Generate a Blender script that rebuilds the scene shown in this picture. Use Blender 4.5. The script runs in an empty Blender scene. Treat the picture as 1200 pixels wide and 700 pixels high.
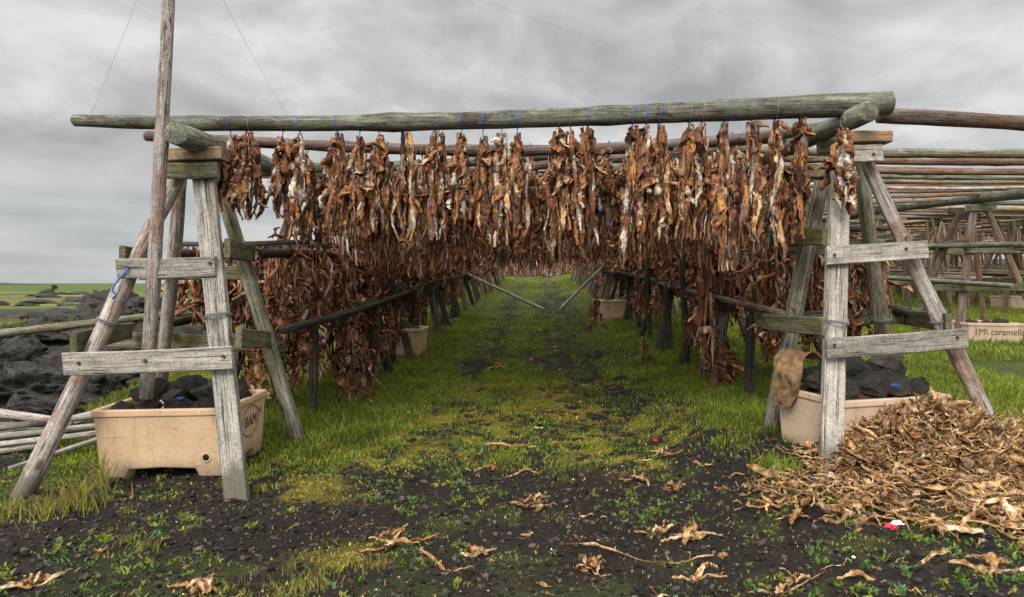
import bpy, bmesh, math, random
import numpy as np
from mathutils import Vector, Matrix, Euler

R = math.radians
rnd = random.Random(7)
nrs = np.random.RandomState(11)
scene = bpy.context.scene
COL = scene.collection
F = 800.0            # focal length in photo pixels (1200 wide)
CX, CY, CAMZ = 630.0, 332.0, 1.75


def P(px, py, Y):
    """world point seen at photo pixel (px, py) at depth Y: used to measure the place from the photo"""
    return Vector(((px - CX) * Y / F, Y, CAMZ - (py - CY) * Y / F))


def PX(px, Y):
    return (px - CX) * Y / F


def sm(a, b, x):
    t = np.clip((np.asarray(x, float) - a) / (b - a), 0, 1)
    return t * t * (3 - 2 * t)


# ---------------------------------------------------------------- numpy noise
def _hash(ix, iy, seed):
    h = (ix.astype(np.int64) * 374761393 + iy.astype(np.int64) * 668265263 + seed * 1442695041) & 0x7fffffff
    h = ((h ^ (h >> 13)) * 1274126177) & 0x7fffffff
    return ((h ^ (h >> 16)) & 0xffff) / 65535.0


def vnoise(x, y, seed=0):
    x = np.asarray(x, float); y = np.asarray(y, float)
    ix = np.floor(x); iy = np.floor(y)
    fx = x - ix; fy = y - iy
    fx = fx * fx * (3 - 2 * fx); fy = fy * fy * (3 - 2 * fy)
    a = _hash(ix, iy, seed); b = _hash(ix + 1, iy, seed)
    c = _hash(ix, iy + 1, seed); d = _hash(ix + 1, iy + 1, seed)
    return (a * (1 - fx) + b * fx) * (1 - fy) + (c * (1 - fx) + d * fx) * fy


def fbm(x, y, seed=0, oct=4):
    s = 0; a = .5; t = 0
    for k in range(oct):
        s = s + a * vnoise(np.asarray(x) * 2 ** k, np.asarray(y) * 2 ** k, seed + k * 17)
        t += a; a *= .5
    return s / t


# ---------------------------------------------------------------- terrain
HEAP = (3.55, 5.75)


def ground_base(x, y):
    x = np.asarray(x, float); y = np.asarray(y, float)
    s = .045 * np.clip(y - 7, 0, 53) * sm(-9, -5, x)
    s = s + .16 * sm(.8, 2.4, x) * sm(-1, 3, y)
    return s


def ground(x, y):
    x = np.asarray(x, float); y = np.asarray(y, float)
    d = np.hypot(x, y)
    near = 1 - sm(25, 60, d)
    z = ground_base(x, y)
    z = z + near * (.07 * (fbm(x * .9, y * .9, 3) - .5) + .07 * (fbm(x * 4, y * 4, 5) - .5) + .05 * (fbm(x * 11, y * 11, 6, 3) - .5))
    # wheel tracks of the path
    z = z - .05 * np.exp(-((np.abs(x) - 1.0) / .4) ** 2) * sm(6, 10, y) * near
    return z


def gz(x, y):
    return float(ground(np.array([x]), np.array([y]))[0])


def gb(x, y):
    return float(ground_base(np.array([x]), np.array([y]))[0])


def soil_masks(x, y):
    """how much grass and how much yellow moss grows at a point"""
    x = np.asarray(x, float); y = np.asarray(y, float)
    n1 = fbm(x * .8, y * .8, 21); n2 = fbm(x * 2.6, y * 2.6, 31)
    wob = (n1 - .5) * 1.6
    g = np.full(x.shape, .2) + .3 * sm(.5, .68, n2)
    tun = sm(7.6, 10, y + wob)
    track = np.maximum(np.exp(-((x + 1.2 * (n1 - .5) - .75) / .62) ** 2), .75 * np.exp(-((x + 1.2 * (n1 - .5) + 1.1) / .45) ** 2)) * (1 - .4 * sm(16, 40, y)) * sm(.30, .54, n2 + .1 * sm(20, 8, y))
    g = np.maximum(g, tun * np.clip(.88 - 1.3 * track - .5 * sm(.5, .65, n2) * (1 - sm(10, 18, y)), 0, 1))
    right = sm(1.5, 2.3, x + .6 * (n1 - .5)) * sm(6.9, 7.5, y + wob * .5)
    g = np.maximum(g, right * .95)
    g = np.maximum(g, sm(3.2, 3.9, x) * sm(6.7, 7.3, y))
    left = sm(.9, 2.1, -x + wob * .5 + (n2 - .5) * 1.5) * sm(5.7, 7.1, y + wob * .4 + (n2 - .5) * 1.6)
    g = np.maximum(g, left * .95 * (1 - sm(4.4, 5.2, -x)))
    lf = sm(3.7, 4.4, -x + wob * .4) * sm(4.4, 5.6, y)
    g = np.maximum(g, lf * (.2 + .5 * sm(.48, .62, n2)))
    m = np.zeros(x.shape)
    for cx, cy, rx, ry in ((-1.2, 8.1, 1.0, .9), (.55, 7.2, .75, .9), (-1.25, 4.45, .42, .28), (-.5, 7.6, .8, .5), (-4.9, 5.6, .5, .5), (.2, 9.5, .8, 1.4), (-1.5, 7.0, 1.0, .5), (1.5, 8.2, .6, .8), (-.9, 10.5, .9, 1.0), (2.4, 7.4, .4, .4), (-4.2, 4.9, .3, .3), (-1.9, 5.8, .5, .35)):
        m = np.maximum(m, 1 - sm(.25, 1.25, np.hypot((x - cx) / rx, (y - cy) / ry) + (n2 - .5) * 2.2))
    n3 = fbm(x * 7, y * 7, 37)
    m = m * sm(.36, .58, n3) * .9
    far = sm(7, 10, -x) * sm(10, 14, y)
    g = np.where(far > .5, .55, g)
    return g, m


# ---------------------------------------------------------------- object helpers
def link(o, parent=None):
    COL.objects.link(o)
    if parent is not None:
        o.parent = parent
    return o


def tag(o, label=None, cat=None, group=None, kind=None):
    if label: o['label'] = label
    if cat: o['category'] = cat
    if group: o['group'] = group
    if kind: o['kind'] = kind
    return o


def empty(name, loc, rz=0):
    o = bpy.data.objects.new(name, None)
    o.empty_display_size = .2
    o.location = loc
    o.rotation_euler = (0, 0, rz)
    COL.objects.link(o)
    return o


def np_mesh(name, V, Fs, mat, tint=None, smooth=True):
    """V (n,3); Fs: list of int arrays each (m,k) with constant k"""
    me = bpy.data.meshes.new(name)
    V = np.asarray(V, np.float32)
    me.vertices.add(len(V)); me.vertices.foreach_set('co', V.ravel())
    loops = np.concatenate([f.ravel() for f in Fs]).astype(np.int32)
    tot = np.concatenate([np.full(len(f), f.shape[1]) for f in Fs]).astype(np.int32)
    start = np.concatenate([[0], np.cumsum(tot)[:-1]]).astype(np.int32)
    me.loops.add(len(loops)); me.loops.foreach_set('vertex_index', loops)
    me.polygons.add(len(tot)); me.polygons.foreach_set('loop_start', start)
    me.polygons.foreach_set('loop_total', tot)
    me.polygons.foreach_set('use_smooth', np.full(len(tot), smooth))
    if tint is not None:
        at = me.attributes.new('tint', 'FLOAT_COLOR', 'POINT')
        t = np.ones((len(V), 4), np.float32); t[:, :3] = tint
        at.data.foreach_set('color', t.ravel())
    me.update(calc_edges=True)
    me.validate()
    if mat: me.materials.append(mat)
    return me


def np_obj(name, V, Fs, mat, parent=None, tint=None, smooth=True):
    return link(bpy.data.objects.new(name, np_mesh(name, V, Fs, mat, tint, smooth)), parent)


ORD = ['zeroth', 'first', 'second', 'third', 'fourth', 'fifth', 'sixth', 'seventh', 'eighth', 'ninth', 'tenth', 'eleventh', 'twelfth',
       'thirteenth', 'fourteenth', 'fifteenth', 'sixteenth', 'seventeenth', 'eighteenth', 'nineteenth', 'twentieth']


def ordinal(n):
    if n <= 20: return ORD[n]
    tens = {2: 'twenty', 3: 'thirty', 4: 'forty', 5: 'fifty'}
    if n % 10 == 0: return {30: 'thirtieth', 40: 'fortieth', 50: 'fiftieth', 60: 'sixtieth'}[n]
    return tens[n // 10] + '-' + ORD[n % 10]


# ---------------------------------------------------------------- materials
def new_mat(name, rough=.85):
    m = bpy.data.materials.new(name); m.use_nodes = True
    nt = m.node_tree
    b = nt.nodes['Principled BSDF']
    b.inputs['Roughness'].default_value = rough
    b.inputs['Specular IOR Level'].default_value = .25
    return m, nt, b


def nd(nt, t, **kw):
    n = nt.nodes.new(t)
    for k, v in kw.items():
        if k in n.inputs:
            n.inputs[k].default_value = v
        else:
            setattr(n, k, v)
    return n


def ramp(nt, fac, stops):
    r = nd(nt, 'ShaderNodeValToRGB')
    cr = r.color_ramp
    while len(cr.elements) < len(stops): cr.elements.new(.5)
    for e, (p, c) in zip(cr.elements, stops):
        e.position = p; e.color = (c[0], c[1], c[2], 1) if not isinstance(c, (int, float)) else (c, c, c, 1)
    nt.links.new(fac, r.inputs[0])
    return r.outputs[0]


def mix(nt, fac, a, b, mode='MIX'):
    n = nd(nt, 'ShaderNodeMix', data_type='RGBA', blend_type=mode)
    for sock, v in ((n.inputs[0], fac), (n.inputs[6], a), (n.inputs[7], b)):
        if hasattr(v, 'links'): nt.links.new(v, sock)
        elif isinstance(v, (int, float)): sock.default_value = v
        else: sock.default_value = (*v[:3], 1)
    return n.outputs[2]


def noise(nt, vec, scale, detail=5, rough=.6, w=None):
    n = nd(nt, 'ShaderNodeTexNoise', Scale=scale, Detail=detail, Roughness=rough)
    if w is not None:
        n.noise_dimensions = '4D'
        nt.links.new(w, n.inputs['W'])
    nt.links.new(vec, n.inputs['Vector'])
    return n.outputs['Fac']


def bump(nt, b, h, strength=.5, dist=.01):
    n = nd(nt, 'ShaderNodeBump', Strength=strength, Distance=dist)
    nt.links.new(h, n.inputs['Height']); nt.links.new(n.outputs[0], b.inputs['Normal'])


def wood(name, dark, mid, light, moss=.0, bark=.0, barkcol=(.16, .075, .04), mosscol=(.09, .10, .035), rough=.85, foot=False):
    m, nt, b = new_mat(name, rough)
    tc = nd(nt, 'ShaderNodeTexCoord'); oi = nd(nt, 'ShaderNodeObjectInfo')
    w = nd(nt, 'ShaderNodeMath', operation='MULTIPLY'); w.inputs[1].default_value = 37
    nt.links.new(oi.outputs['Random'], w.inputs[0])
    W = w.outputs[0]
    mp = nd(nt, 'ShaderNodeMapping'); mp.inputs['Scale'].default_value = (22, 22, 1.3)
    nt.links.new(tc.outputs['Object'], mp.inputs[0])
    mp2 = nd(nt, 'ShaderNodeMapping'); mp2.inputs['Scale'].default_value = (70, 70, 2.2)
    nt.links.new(tc.outputs['Object'], mp2.inputs[0])
    mp3 = nd(nt, 'ShaderNodeMapping'); mp3.inputs['Scale'].default_value = (7, 7, 2.6)
    nt.links.new(tc.outputs['Object'], mp3.inputs[0])
    g = noise(nt, mp.outputs[0], 1, 6, .65, W)
    c = ramp(nt, g, [(.28, dark), (.5, mid), (.72, light)])
    patch = noise(nt, mp3.outputs[0], 1, 5, .6, W)
    big = noise(nt, tc.outputs['Object'], 1.7, 4, .6, W)
    if bark:
        f = ramp(nt, patch, [(.62 - bark * .25, 0), (.66 - bark * .25, 1)])
        c = mix(nt, f, c, barkcol)
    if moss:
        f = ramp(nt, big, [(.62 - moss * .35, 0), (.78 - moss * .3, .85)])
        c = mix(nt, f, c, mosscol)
    fine = noise(nt, mp2.outputs[0], 1, 3, .7, W)
    crack = ramp(nt, fine, [(.32, .2), (.43, 1)])
    c = mix(nt, 1, c, crack, 'MULTIPLY')
    mp4 = nd(nt, 'ShaderNodeMapping'); mp4.inputs['Scale'].default_value = (38, 38, .55)
    nt.links.new(tc.outputs['Object'], mp4.inputs[0])
    split = noise(nt, mp4.outputs[0], 1, 2, .5, W)
    c = mix(nt, 1, c, ramp(nt, split, [(.475, 1), (.497, .18), (.503, .18), (.525, 1)]), 'MULTIPLY')
    mp5 = nd(nt, 'ShaderNodeMapping'); mp5.inputs['Scale'].default_value = (5, 5, 2.6)
    nt.links.new(tc.outputs['Object'], mp5.inputs[0])
    vo = nd(nt, 'ShaderNodeTexVoronoi', voronoi_dimensions='4D', Scale=1.0); nt.links.new(mp5.outputs[0], vo.inputs['Vector']); nt.links.new(W, vo.inputs['W'])
    c = mix(nt, ramp(nt, vo.outputs['Distance'], [(.09, .85), (.17, 0)]), c, (.085, .06, .042))
    spk = noise(nt, tc.outputs['Object'], 55, 3, .6, W)
    c = mix(nt, .8, c, ramp(nt, spk, [(.3, .5), (.6, 1.15)]), 'MULTIPLY')
    blot = noise(nt, tc.outputs['Object'], 9, 5, .7, W)
    c = mix(nt, .8, c, ramp(nt, blot, [(.3, .6), (.65, 1.15)]), 'MULTIPLY')
    if foot:                                            # earth and algae clinging to the foot of a leg
        sx = nd(nt, 'ShaderNodeSeparateXYZ'); nt.links.new(tc.outputs['Object'], sx.inputs[0])
        ma = nd(nt, 'ShaderNodeMath', operation='MULTIPLY_ADD'); nt.links.new(patch, ma.inputs[0]); ma.inputs[1].default_value = -.55
        nt.links.new(sx.outputs[2], ma.inputs[2])
        c = mix(nt, ramp(nt, ma.outputs[0], [(-.0 + .0, .8), (.12, 0)]), c, (.10, .085, .06))
    val = ramp(nt, oi.outputs['Random'], [(0, .72), (1, 1.15)])
    c = mix(nt, 1, c, val, 'MULTIPLY')
    nt.links.new(c, b.inputs['Base Color'])
    h = mix(nt, .5, g, fine); h = mix(nt, .35, h, patch)
    bump(nt, b, h, .7, .015)
    return m


M = {}
M['plank_leg'] = wood('grey_plank_leg_wood', (.20, .17, .135), (.38, .345, .295), (.54, .50, .44), foot=True)
M['pole_leg'] = wood('weathered_pole_leg_wood', (.27, .225, .19), (.46, .40, .35), (.62, .57, .52), bark=.38, barkcol=(.36, .25, .19), foot=True)
M['plank'] = wood('grey_plank_wood', (.19, .165, .135), (.37, .335, .285), (.54, .50, .44))
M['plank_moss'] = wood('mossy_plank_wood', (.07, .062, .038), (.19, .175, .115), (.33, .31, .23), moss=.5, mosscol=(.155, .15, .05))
M['pole_pink'] = wood('weathered_pole_wood', (.27, .225, .19), (.46, .40, .35), (.62, .57, .52), bark=.38, barkcol=(.36, .25, .19))
M['pole_grey'] = wood('grey_pole_wood', (.10, .09, .07), (.23, .205, .165), (.38, .35, .29), moss=.35, mosscol=(.12, .13, .06))
M['pole_green'] = wood('lichen_pole_wood', (.055, .053, .04), (.16, .158, .12), (.32, .315, .255), moss=.35, mosscol=(.14, .15, .095), bark=.28, barkcol=(.085, .075, .055))
M['pole_lichen'] = wood('lichen_leg_wood', (.13, .115, .08), (.30, .28, .21), (.46, .44, .35), moss=.35, mosscol=(.17, .175, .085), bark=.2, barkcol=(.2, .15, .1))
M['pole_brown'] = wood('bark_pole_wood', (.085, .06, .05), (.18, .135, .115), (.27, .22, .19), bark=.4, barkcol=(.17, .10, .065))
M['pole_warm'] = wood('warm_brown_pole_wood', (.10, .06, .04), (.24, .155, .10), (.36, .26, .19), bark=.4, barkcol=(.20, .11, .06))
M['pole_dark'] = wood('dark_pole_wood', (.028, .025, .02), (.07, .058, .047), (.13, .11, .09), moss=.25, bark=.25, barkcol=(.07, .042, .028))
M['pole_orange'] = wood('orange_pole_wood', (.17, .11, .065), (.36, .26, .16), (.46, .38, .27), moss=.2, bark=.3, barkcol=(.36, .21, .10))


def fish_material(name, gain=1.0):
    m, nt, b = new_mat(name, .72)
    b.inputs['Specular IOR Level'].default_value = .22
    at = nd(nt, 'ShaderNodeAttribute', attribute_name='tint')
    tc = nd(nt, 'ShaderNodeTexCoord'); oi = nd(nt, 'ShaderNodeObjectInfo')
    w = nd(nt, 'ShaderNodeMath', operation='MULTIPLY'); w.inputs[1].default_value = 19
    nt.links.new(oi.outputs['Random'], w.inputs[0])
    n = noise(nt, tc.outputs['Object'], 38, 4, .65, w.outputs[0])
    mp = nd(nt, 'ShaderNodeMapping'); mp.inputs['Scale'].default_value = (95, 95, 8)
    nt.links.new(tc.outputs['Object'], mp.inputs[0])
    st = noise(nt, mp.outputs[0], 1, 3, .6, w.outputs[0])
    c = mix(nt, 1, at.outputs['Color'], ramp(nt, n, [(.30, .2 * gain), (.5, .95 * gain), (.70, 1.8 * gain)]), 'MULTIPLY')
    c = mix(nt, .8, c, ramp(nt, st, [(.3, .45), (.65, 1.2)]), 'MULTIPLY')
    nt.links.new(c, b.inputs['Base Color'])
    bump(nt, b, mix(nt, .5, n, st), .8, .012)
    return m


M['fish'] = fish_material('dried_fish_flesh')
M['scrap'] = fish_material('sun_bleached_fish_scrap')


def simple(name, col, rough=.6, scale=12, var=.25, bmp=.2, metal=0):
    m, nt, b = new_mat(name, rough)
    tc = nd(nt, 'ShaderNodeTexCoord')
    n = noise(nt, tc.outputs['Object'], scale, 5, .6)
    c = mix(nt, 1, col, ramp(nt, n, [(.3, 1 - var), (.7, 1 + var)]), 'MULTIPLY')
    nt.links.new(c, b.inputs['Base Color'])
    b.inputs['Metallic'].default_value = metal
    if bmp: bump(nt, b, n, bmp, .01)
    return m


M['blue'] = simple('blue_nylon_cord', (.03, .13, .42), .5, 60, .3)
M['twine'] = simple('grey_twine', (.16, .16, .15), .8, 80, .3)
M['wire'] = simple('galvanised_wire', (.17, .18, .16), .5, 80, .3)
M['rust'] = simple('rusty_iron', (.09, .05, .035), .8, 60, .4)
M['whitewire'] = simple('pale_wire', (.5, .5, .5), .5, 80, .2)
M['red'] = simple('red_plastic_litter', (.55, .03, .05), .35, 30, .2)
M['whiteplastic'] = simple('white_plastic_litter', (.7, .7, .68), .4, 30, .15)
M['black'] = simple('hole_shade_black', (.01, .01, .01), .9, 20, .1, 0)  # near-black colour standing in for shade inside the tub drain


def tub_material(name, tint):
    m, nt, b = new_mat(name, .5)
    tc = nd(nt, 'ShaderNodeTexCoord'); n1 = noise(nt, tc.outputs['Object'], 3.2, 6, .65)
    n2 = noise(nt, tc.outputs['Object'], 26, 5, .7)
    mp = nd(nt, 'ShaderNodeMapping'); mp.inputs['Scale'].default_value = (9, 9, 1.6)
    nt.links.new(tc.outputs['Object'], mp.inputs[0])
    n3 = noise(nt, mp.outputs[0], 1, 5, .6)
    base = mix(nt, n1, tint, tint)
    c = mix(nt, ramp(nt, n1, [(.42, 0), (.75, .5)]), base, (.36, .235, .14))
    c = mix(nt, ramp(nt, n2, [(.60, 0), (.72, .6)]), c, (.2, .135, .085))
    c = mix(nt, ramp(nt, n3, [(.54, 0), (.72, .6)]), c, (.30, .21, .14))
    mq = nd(nt, 'ShaderNodeMapping'); mq.inputs['Scale'].default_value = (3, 3, 75); mq.inputs['Rotation'].default_value = (.25, .5, 0)
    nt.links.new(tc.outputs['Object'], mq.inputs[0])
    sc = noise(nt, mq.outputs[0], 1, 3, .5)
    c = mix(nt, ramp(nt, sc, [(.66, 0), (.70, .7)]), c, (.24, .165, .105))
    mq2 = nd(nt, 'ShaderNodeMapping'); mq2.inputs['Scale'].default_value = (60, 60, 4); mq2.inputs['Rotation'].default_value = (-.5, .35, 0)
    nt.links.new(tc.outputs['Object'], mq2.inputs[0])
    sc2 = noise(nt, mq2.outputs[0], 1, 2, .5)
    c = mix(nt, ramp(nt, sc2, [(.70, 0), (.73, .6)]), c, (.7, .58, .45))
    sx = nd(nt, 'ShaderNodeSeparateXYZ'); nt.links.new(tc.outputs['Object'], sx.inputs[0])
    ad = nd(nt, 'ShaderNodeMath', operation='MULTIPLY_ADD'); nt.links.new(n2, ad.inputs[0]); ad.inputs[1].default_value = .35
    nt.links.new(sx.outputs[2], ad.inputs[2])
    c = mix(nt, ramp(nt, ad.outputs[0], [(.14, .8), (.36, 0)]), c, (.13, .10, .075))   # splashed earth on the foot of the wall
    nt.links.new(c, b.inputs['Base Color'])
    bump(nt, b, mix(nt, .5, n1, n2), .25, .01)
    return m


M['tub'] = tub_material('tan_tub_plastic', (.62, .43, .27))
M['tub_pale'] = tub_material('pale_tub_plastic', (.60, .45, .32))


def lava_material(name, g=1.0, tint=(1, 1, 1)):
    m, nt, b = new_mat(name, .9)
    tc = nd(nt, 'ShaderNodeTexCoord')
    n1 = noise(nt, tc.outputs['Object'], 4, 8, .7)
    n2 = noise(nt, tc.outputs['Object'], 40, 5, .7)
    c = ramp(nt, n2, [(.32, (.008, .0075, .0075)), (.5, (.034, .031, .028)), (.68, (.15, .135, .12))])
    c = mix(nt, ramp(nt, n1, [(.56, 0), (.70, .7)]), c, (.10, .085, .055))
    n3 = noise(nt, tc.outputs['Object'], 7, 5, .6)
    c = mix(nt, ramp(nt, n3, [(.60, 0), (.70, .6)]), c, (.12, .125, .085))   # lichen
    c = mix(nt, 1, c, tuple(g * x for x in tint), 'MULTIPLY')
    nt.links.new(c, b.inputs['Base Color'])
    bump(nt, b, mix(nt, .4, mix(nt, .6, n1, n3), n2), 1, .09)
    return m


M['lava'] = lava_material('lava_rock')
M['lava_mid'] = lava_material('dusty_lava_rock', 1.5, (1.05, 1, .93))
M['lava_grey'] = lava_material('grey_lava_rock', 2.6, (1, .97, .92))
M['lava_brown'] = lava_material('brown_lava_rock', 2.0, (1.25, .9, .66))


def attr_material(name, rough=.7, transl=0, nscale=30, lo=.6, hi=1.3):
    m, nt, b = new_mat(name, rough)
    at = nd(nt, 'ShaderNodeAttribute', attribute_name='tint')
    tc = nd(nt, 'ShaderNodeTexCoord')
    n = noise(nt, tc.outputs['Object'], nscale, 4, .6)
    c = mix(nt, 1, at.outputs['Color'], ramp(nt, n, [(.3, lo), (.7, hi)]), 'MULTIPLY')
    nt.links.new(c, b.inputs['Base Color'])
    if transl:
        t = nd(nt, 'ShaderNodeBsdfTranslucent'); nt.links.new(c, t.inputs[0])
        ms = nd(nt, 'ShaderNodeMixShader'); ms.inputs[0].default_value = transl
        nt.links.new(b.outputs[0], ms.inputs[1]); nt.links.new(t.outputs[0], ms.inputs[2])
        nt.links.new(ms.outputs[0], nt.nodes['Material Output'].inputs[0])
    return m


M['grass'] = attr_material('grass_blades', .6, .3, 3, .8, 1.2)
M['gravel'] = attr_material('lava_gravel', .9, 0, 60, .5, 1.5)


def ground_material():
    m, nt, b = new_mat('black_lava_soil', .92)
    at = nd(nt, 'ShaderNodeAttribute', attribute_name='tint')
    tc = nd(nt, 'ShaderNodeTexCoord')
    n1 = noise(nt, tc.outputs['Object'], 9, 8, .7)
    n2 = noise(nt, tc.outputs['Object'], 70, 5, .75)
    n3 = noise(nt, tc.outputs['Object'], 24, 4, .6)
    c = mix(nt, 1, at.outputs['Color'], ramp(nt, n1, [(.3, .55), (.7, 1.4)]), 'MULTIPLY')
    c = mix(nt, 1, c, ramp(nt, n2, [(.28, .3), (.5, .9), (.72, 2.3)]), 'MULTIPLY')
    c = mix(nt, ramp(nt, n3, [(.70, 0), (.76, .6)]), c, (.10, .07, .05))
    nt.links.new(c, b.inputs['Base Color'])
    bump(nt, b, mix(nt, .6, n1, n2), 1, .06)
    return m


M['ground'] = ground_material()


def burlap_material():
    m, nt, b = new_mat('burlap_weave', .95)
    tc = nd(nt, 'ShaderNodeTexCoord')
    n = noise(nt, tc.outputs['Object'], 14, 5, .6)
    n2 = noise(nt, tc.outputs['Object'], 130, 2, .6)
    c = ramp(nt, n, [(.3, (.11, .062, .03)), (.55, (.27, .16, .085)), (.75, (.38, .25, .145))])
    c = mix(nt, .7, c, ramp(nt, n2, [(.3, .5), (.7, 1.2)]), 'MULTIPLY')
    nt.links.new(c, b.inputs['Base Color'])
    bump(nt, b, n2, .6, .01)
    return m


M['burlap'] = burlap_material()
M['ink'] = simple('black_marker_ink', (.15, .10, .065), .8, 70, .4, 0)

# ---------------------------------------------------------------- wooden members
def frame_to(a, b, roll=Vector((0, -1, 0))):
    """matrix whose local Z runs from a to b and whose local Y faces the roll direction"""
    z = (b - a).normalized()
    y = roll - z * roll.dot(z)
    if y.length < 1e-4: y = Vector((1, 0, 0)) - z * z.x
    y.normalize(); x = y.cross(z)
    m = Matrix((x, y, z)).transposed().to_4x4()
    m.translation = a
    return m


def pole_mesh(name, L, r0, r1, mat, seed, n=12, seg=None, bend=.015, knots=True):
    rg = np.random.RandomState(seed)
    seg = seg or max(6, min(26, int(L / .22)))
    s = np.linspace(0, 1, seg + 1)
    ox = np.zeros(seg + 1); oy = np.zeros(seg + 1)
    for k in (1, 2, 3):
        ox += bend * L / k ** 1.6 * rg.uniform(-1, 1) * np.sin(math.pi * k * s)
        oy += bend * L / k ** 1.6 * rg.uniform(-1, 1) * np.sin(math.pi * k * s)
    rad = r0 + (r1 - r0) * s
    rad = rad * (1 + rg.uniform(-.05, .05, seg + 1))
    if knots:
        for k in range(max(1, int(L / 1.1))):
            i = rg.randint(1, seg); rad[i] *= 1.09
    a = np.linspace(0, 2 * math.pi, n, endpoint=False)
    ang = 1 + .06 * np.sin(a * 2 + rg.uniform(0, 6)) + .04 * np.sin(a * 3 + rg.uniform(0, 6))
    V = np.zeros((seg + 1, n, 3))
    jit = 1 + rg.uniform(-.025, .025, (seg + 1, n))
    V[:, :, 0] = ox[:, None] + rad[:, None] * ang[None] * np.cos(a)[None] * jit
    V[:, :, 1] = oy[:, None] + rad[:, None] * ang[None] * np.sin(a)[None] * jit
    V[:, :, 2] = (s * L)[:, None]
    tilt = rg.uniform(-.3, .3, 2)
    V[0, :, 2] += tilt[0] * rad[0] * np.cos(a); V[-1, :, 2] += tilt[1] * rad[-1] * np.sin(a)
    V = V.reshape(-1, 3)
    i = np.arange(seg)[:, None] * n; j = np.arange(n)[None]; j2 = (j + 1) % n
    q = np.stack([i + j, i + j2, i + n + j2, i + n + j], -1).reshape(-1, 4)
    # end caps: inset ring and fan so the cut face is flat with a soft edge
    Vl = [V]; tris = []; base = len(V)
    for end, sgn in ((0, -1), (seg, 1)):
        ring = np.arange(n) + end * n
        c = V[ring].mean(0)
        ins = c + (V[ring] - c) * .86; ins[:, 2] += sgn * .008
        cc = ins.mean(0)[None]
        Vl += [ins, cc]
        ri = base + np.arange(n); ci = base + n
        k2 = np.roll(np.arange(n), -1)
        if sgn < 0:
            q = np.vstack([q, np.stack([ring[k2], ring, ri, ri[k2]], -1)])
            tris.append(np.stack([ri[k2], ri, np.full(n, ci)], -1))
        else:
            q = np.vstack([q, np.stack([ring, ring[k2], ri[k2], ri], -1)])
            tris.append(np.stack([ri, ri[k2], np.full(n, ci)], -1))
        base += n + 1
    me = np_mesh(name, np.vstack(Vl), [q, np.vstack(tris)], mat)
    return me


def plank_mesh(name, L, w, t, mat, seed, bev=.008):
    """board: local Z is its length, X its width, Y its thickness"""
    rg = np.random.RandomState(seed)
    seg = max(4, int(L / .15))
    hw, ht = w / 2, t / 2
    sec = np.array([(-hw + bev, -ht), (hw - bev, -ht), (hw, -ht + bev), (hw, ht - bev), (hw - bev, ht), (-hw + bev, ht), (-hw, ht - bev), (-hw, -ht + bev)])
    n = 8
    s = np.linspace(0, 1, seg + 1)
    bow = rg.uniform(-.012, .012) * np.sin(math.pi * s) + rg.uniform(-.004, .004, seg + 1)
    wid = 1 + rg.uniform(-.02, .02, seg + 1)
    V = np.zeros((seg + 1, n, 3))
    V[:, :, 0] = sec[None, :, 0] * wid[:, None] + bow[:, None] * .6
    V[:, :, 1] = sec[None, :, 1] + bow[:, None] * .5
    V[:, :, 2] = (s * L)[:, None]
    skew = rg.uniform(-.12, .12, 2)
    V[0, :, 2] += skew[0] * sec[:, 0]; V[-1, :, 2] += skew[1] * sec[:, 0]
    V = V.reshape(-1, 3)
    i = np.arange(seg)[:, None] * n; j = np.arange(n)[None]; j2 = (j + 1) % n
    q = np.stack([i + j, i + j2, i + n + j2, i + n + j], -1).reshape(-1, 4)
    caps = np.array([np.arange(n)[::-1], np.arange(n) + seg * n])
    return np_mesh(name, V, [q, caps], mat, smooth=False)


SEED = [100]


def sd():
    SEED[0] += 1
    return SEED[0]


def put(name, me, m, parent=None):
    o = bpy.data.objects.new(name, me)
    if parent is not None:
        o.matrix_basis = Matrix.Translation(-Vector(parent.location)) @ m
    else:
        o.matrix_basis = m
    return link(o, parent)


def pole(name, a, b, r0, r1, mat, parent=None, bend=.012, n=12, seg=None):
    a = Vector(a); b = Vector(b)
    return put(name, pole_mesh(name, (b - a).length, r0, r1, mat, sd(), n, seg, bend), frame_to(a, b), parent)


def plank(name, a, b, w, t, mat, parent=None, face=(0, -1, 0)):
    a = Vector(a); b = Vector(b)
    return put(name, plank_mesh(name, (b - a).length, w, t, mat, sd()), frame_to(a, b, Vector(face)), parent)


def curve_tube(name, pts, r, mat, parent=None, n=6, origin=None):
    """thin cord or wire along points"""
    pts = [Vector(p) for p in pts]
    rings = []
    for i, p in enumerate(pts):
        d = (pts[min(i + 1, len(pts) - 1)] - pts[max(i - 1, 0)]).normalized()
        u = d.orthogonal().normalized() if i == 0 else (u - d * u.dot(d)).normalized()
        v = d.cross(u)
        rings.append([p + u * (r * math.cos(k * 2 * math.pi / n)) + v * (r * math.sin(k * 2 * math.pi / n)) for k in range(n)])
    V = np.array([list(x) for rr in rings for x in rr])
    seg = len(pts) - 1
    i = np.arange(seg)[:, None] * n; j = np.arange(n)[None]; j2 = (j + 1) % n
    q = np.stack([i + j, i + j2, i + n + j2, i + n + j], -1).reshape(-1, 4)
    caps = np.array([np.arange(n)[::-1], np.arange(n) + seg * n])
    if origin is None: origin = pts[0]
    V = V - np.array(list(origin))
    me = np_mesh(name, V, [q, caps], mat)
    return put(name, me, Matrix.Translation(origin), parent)


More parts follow.
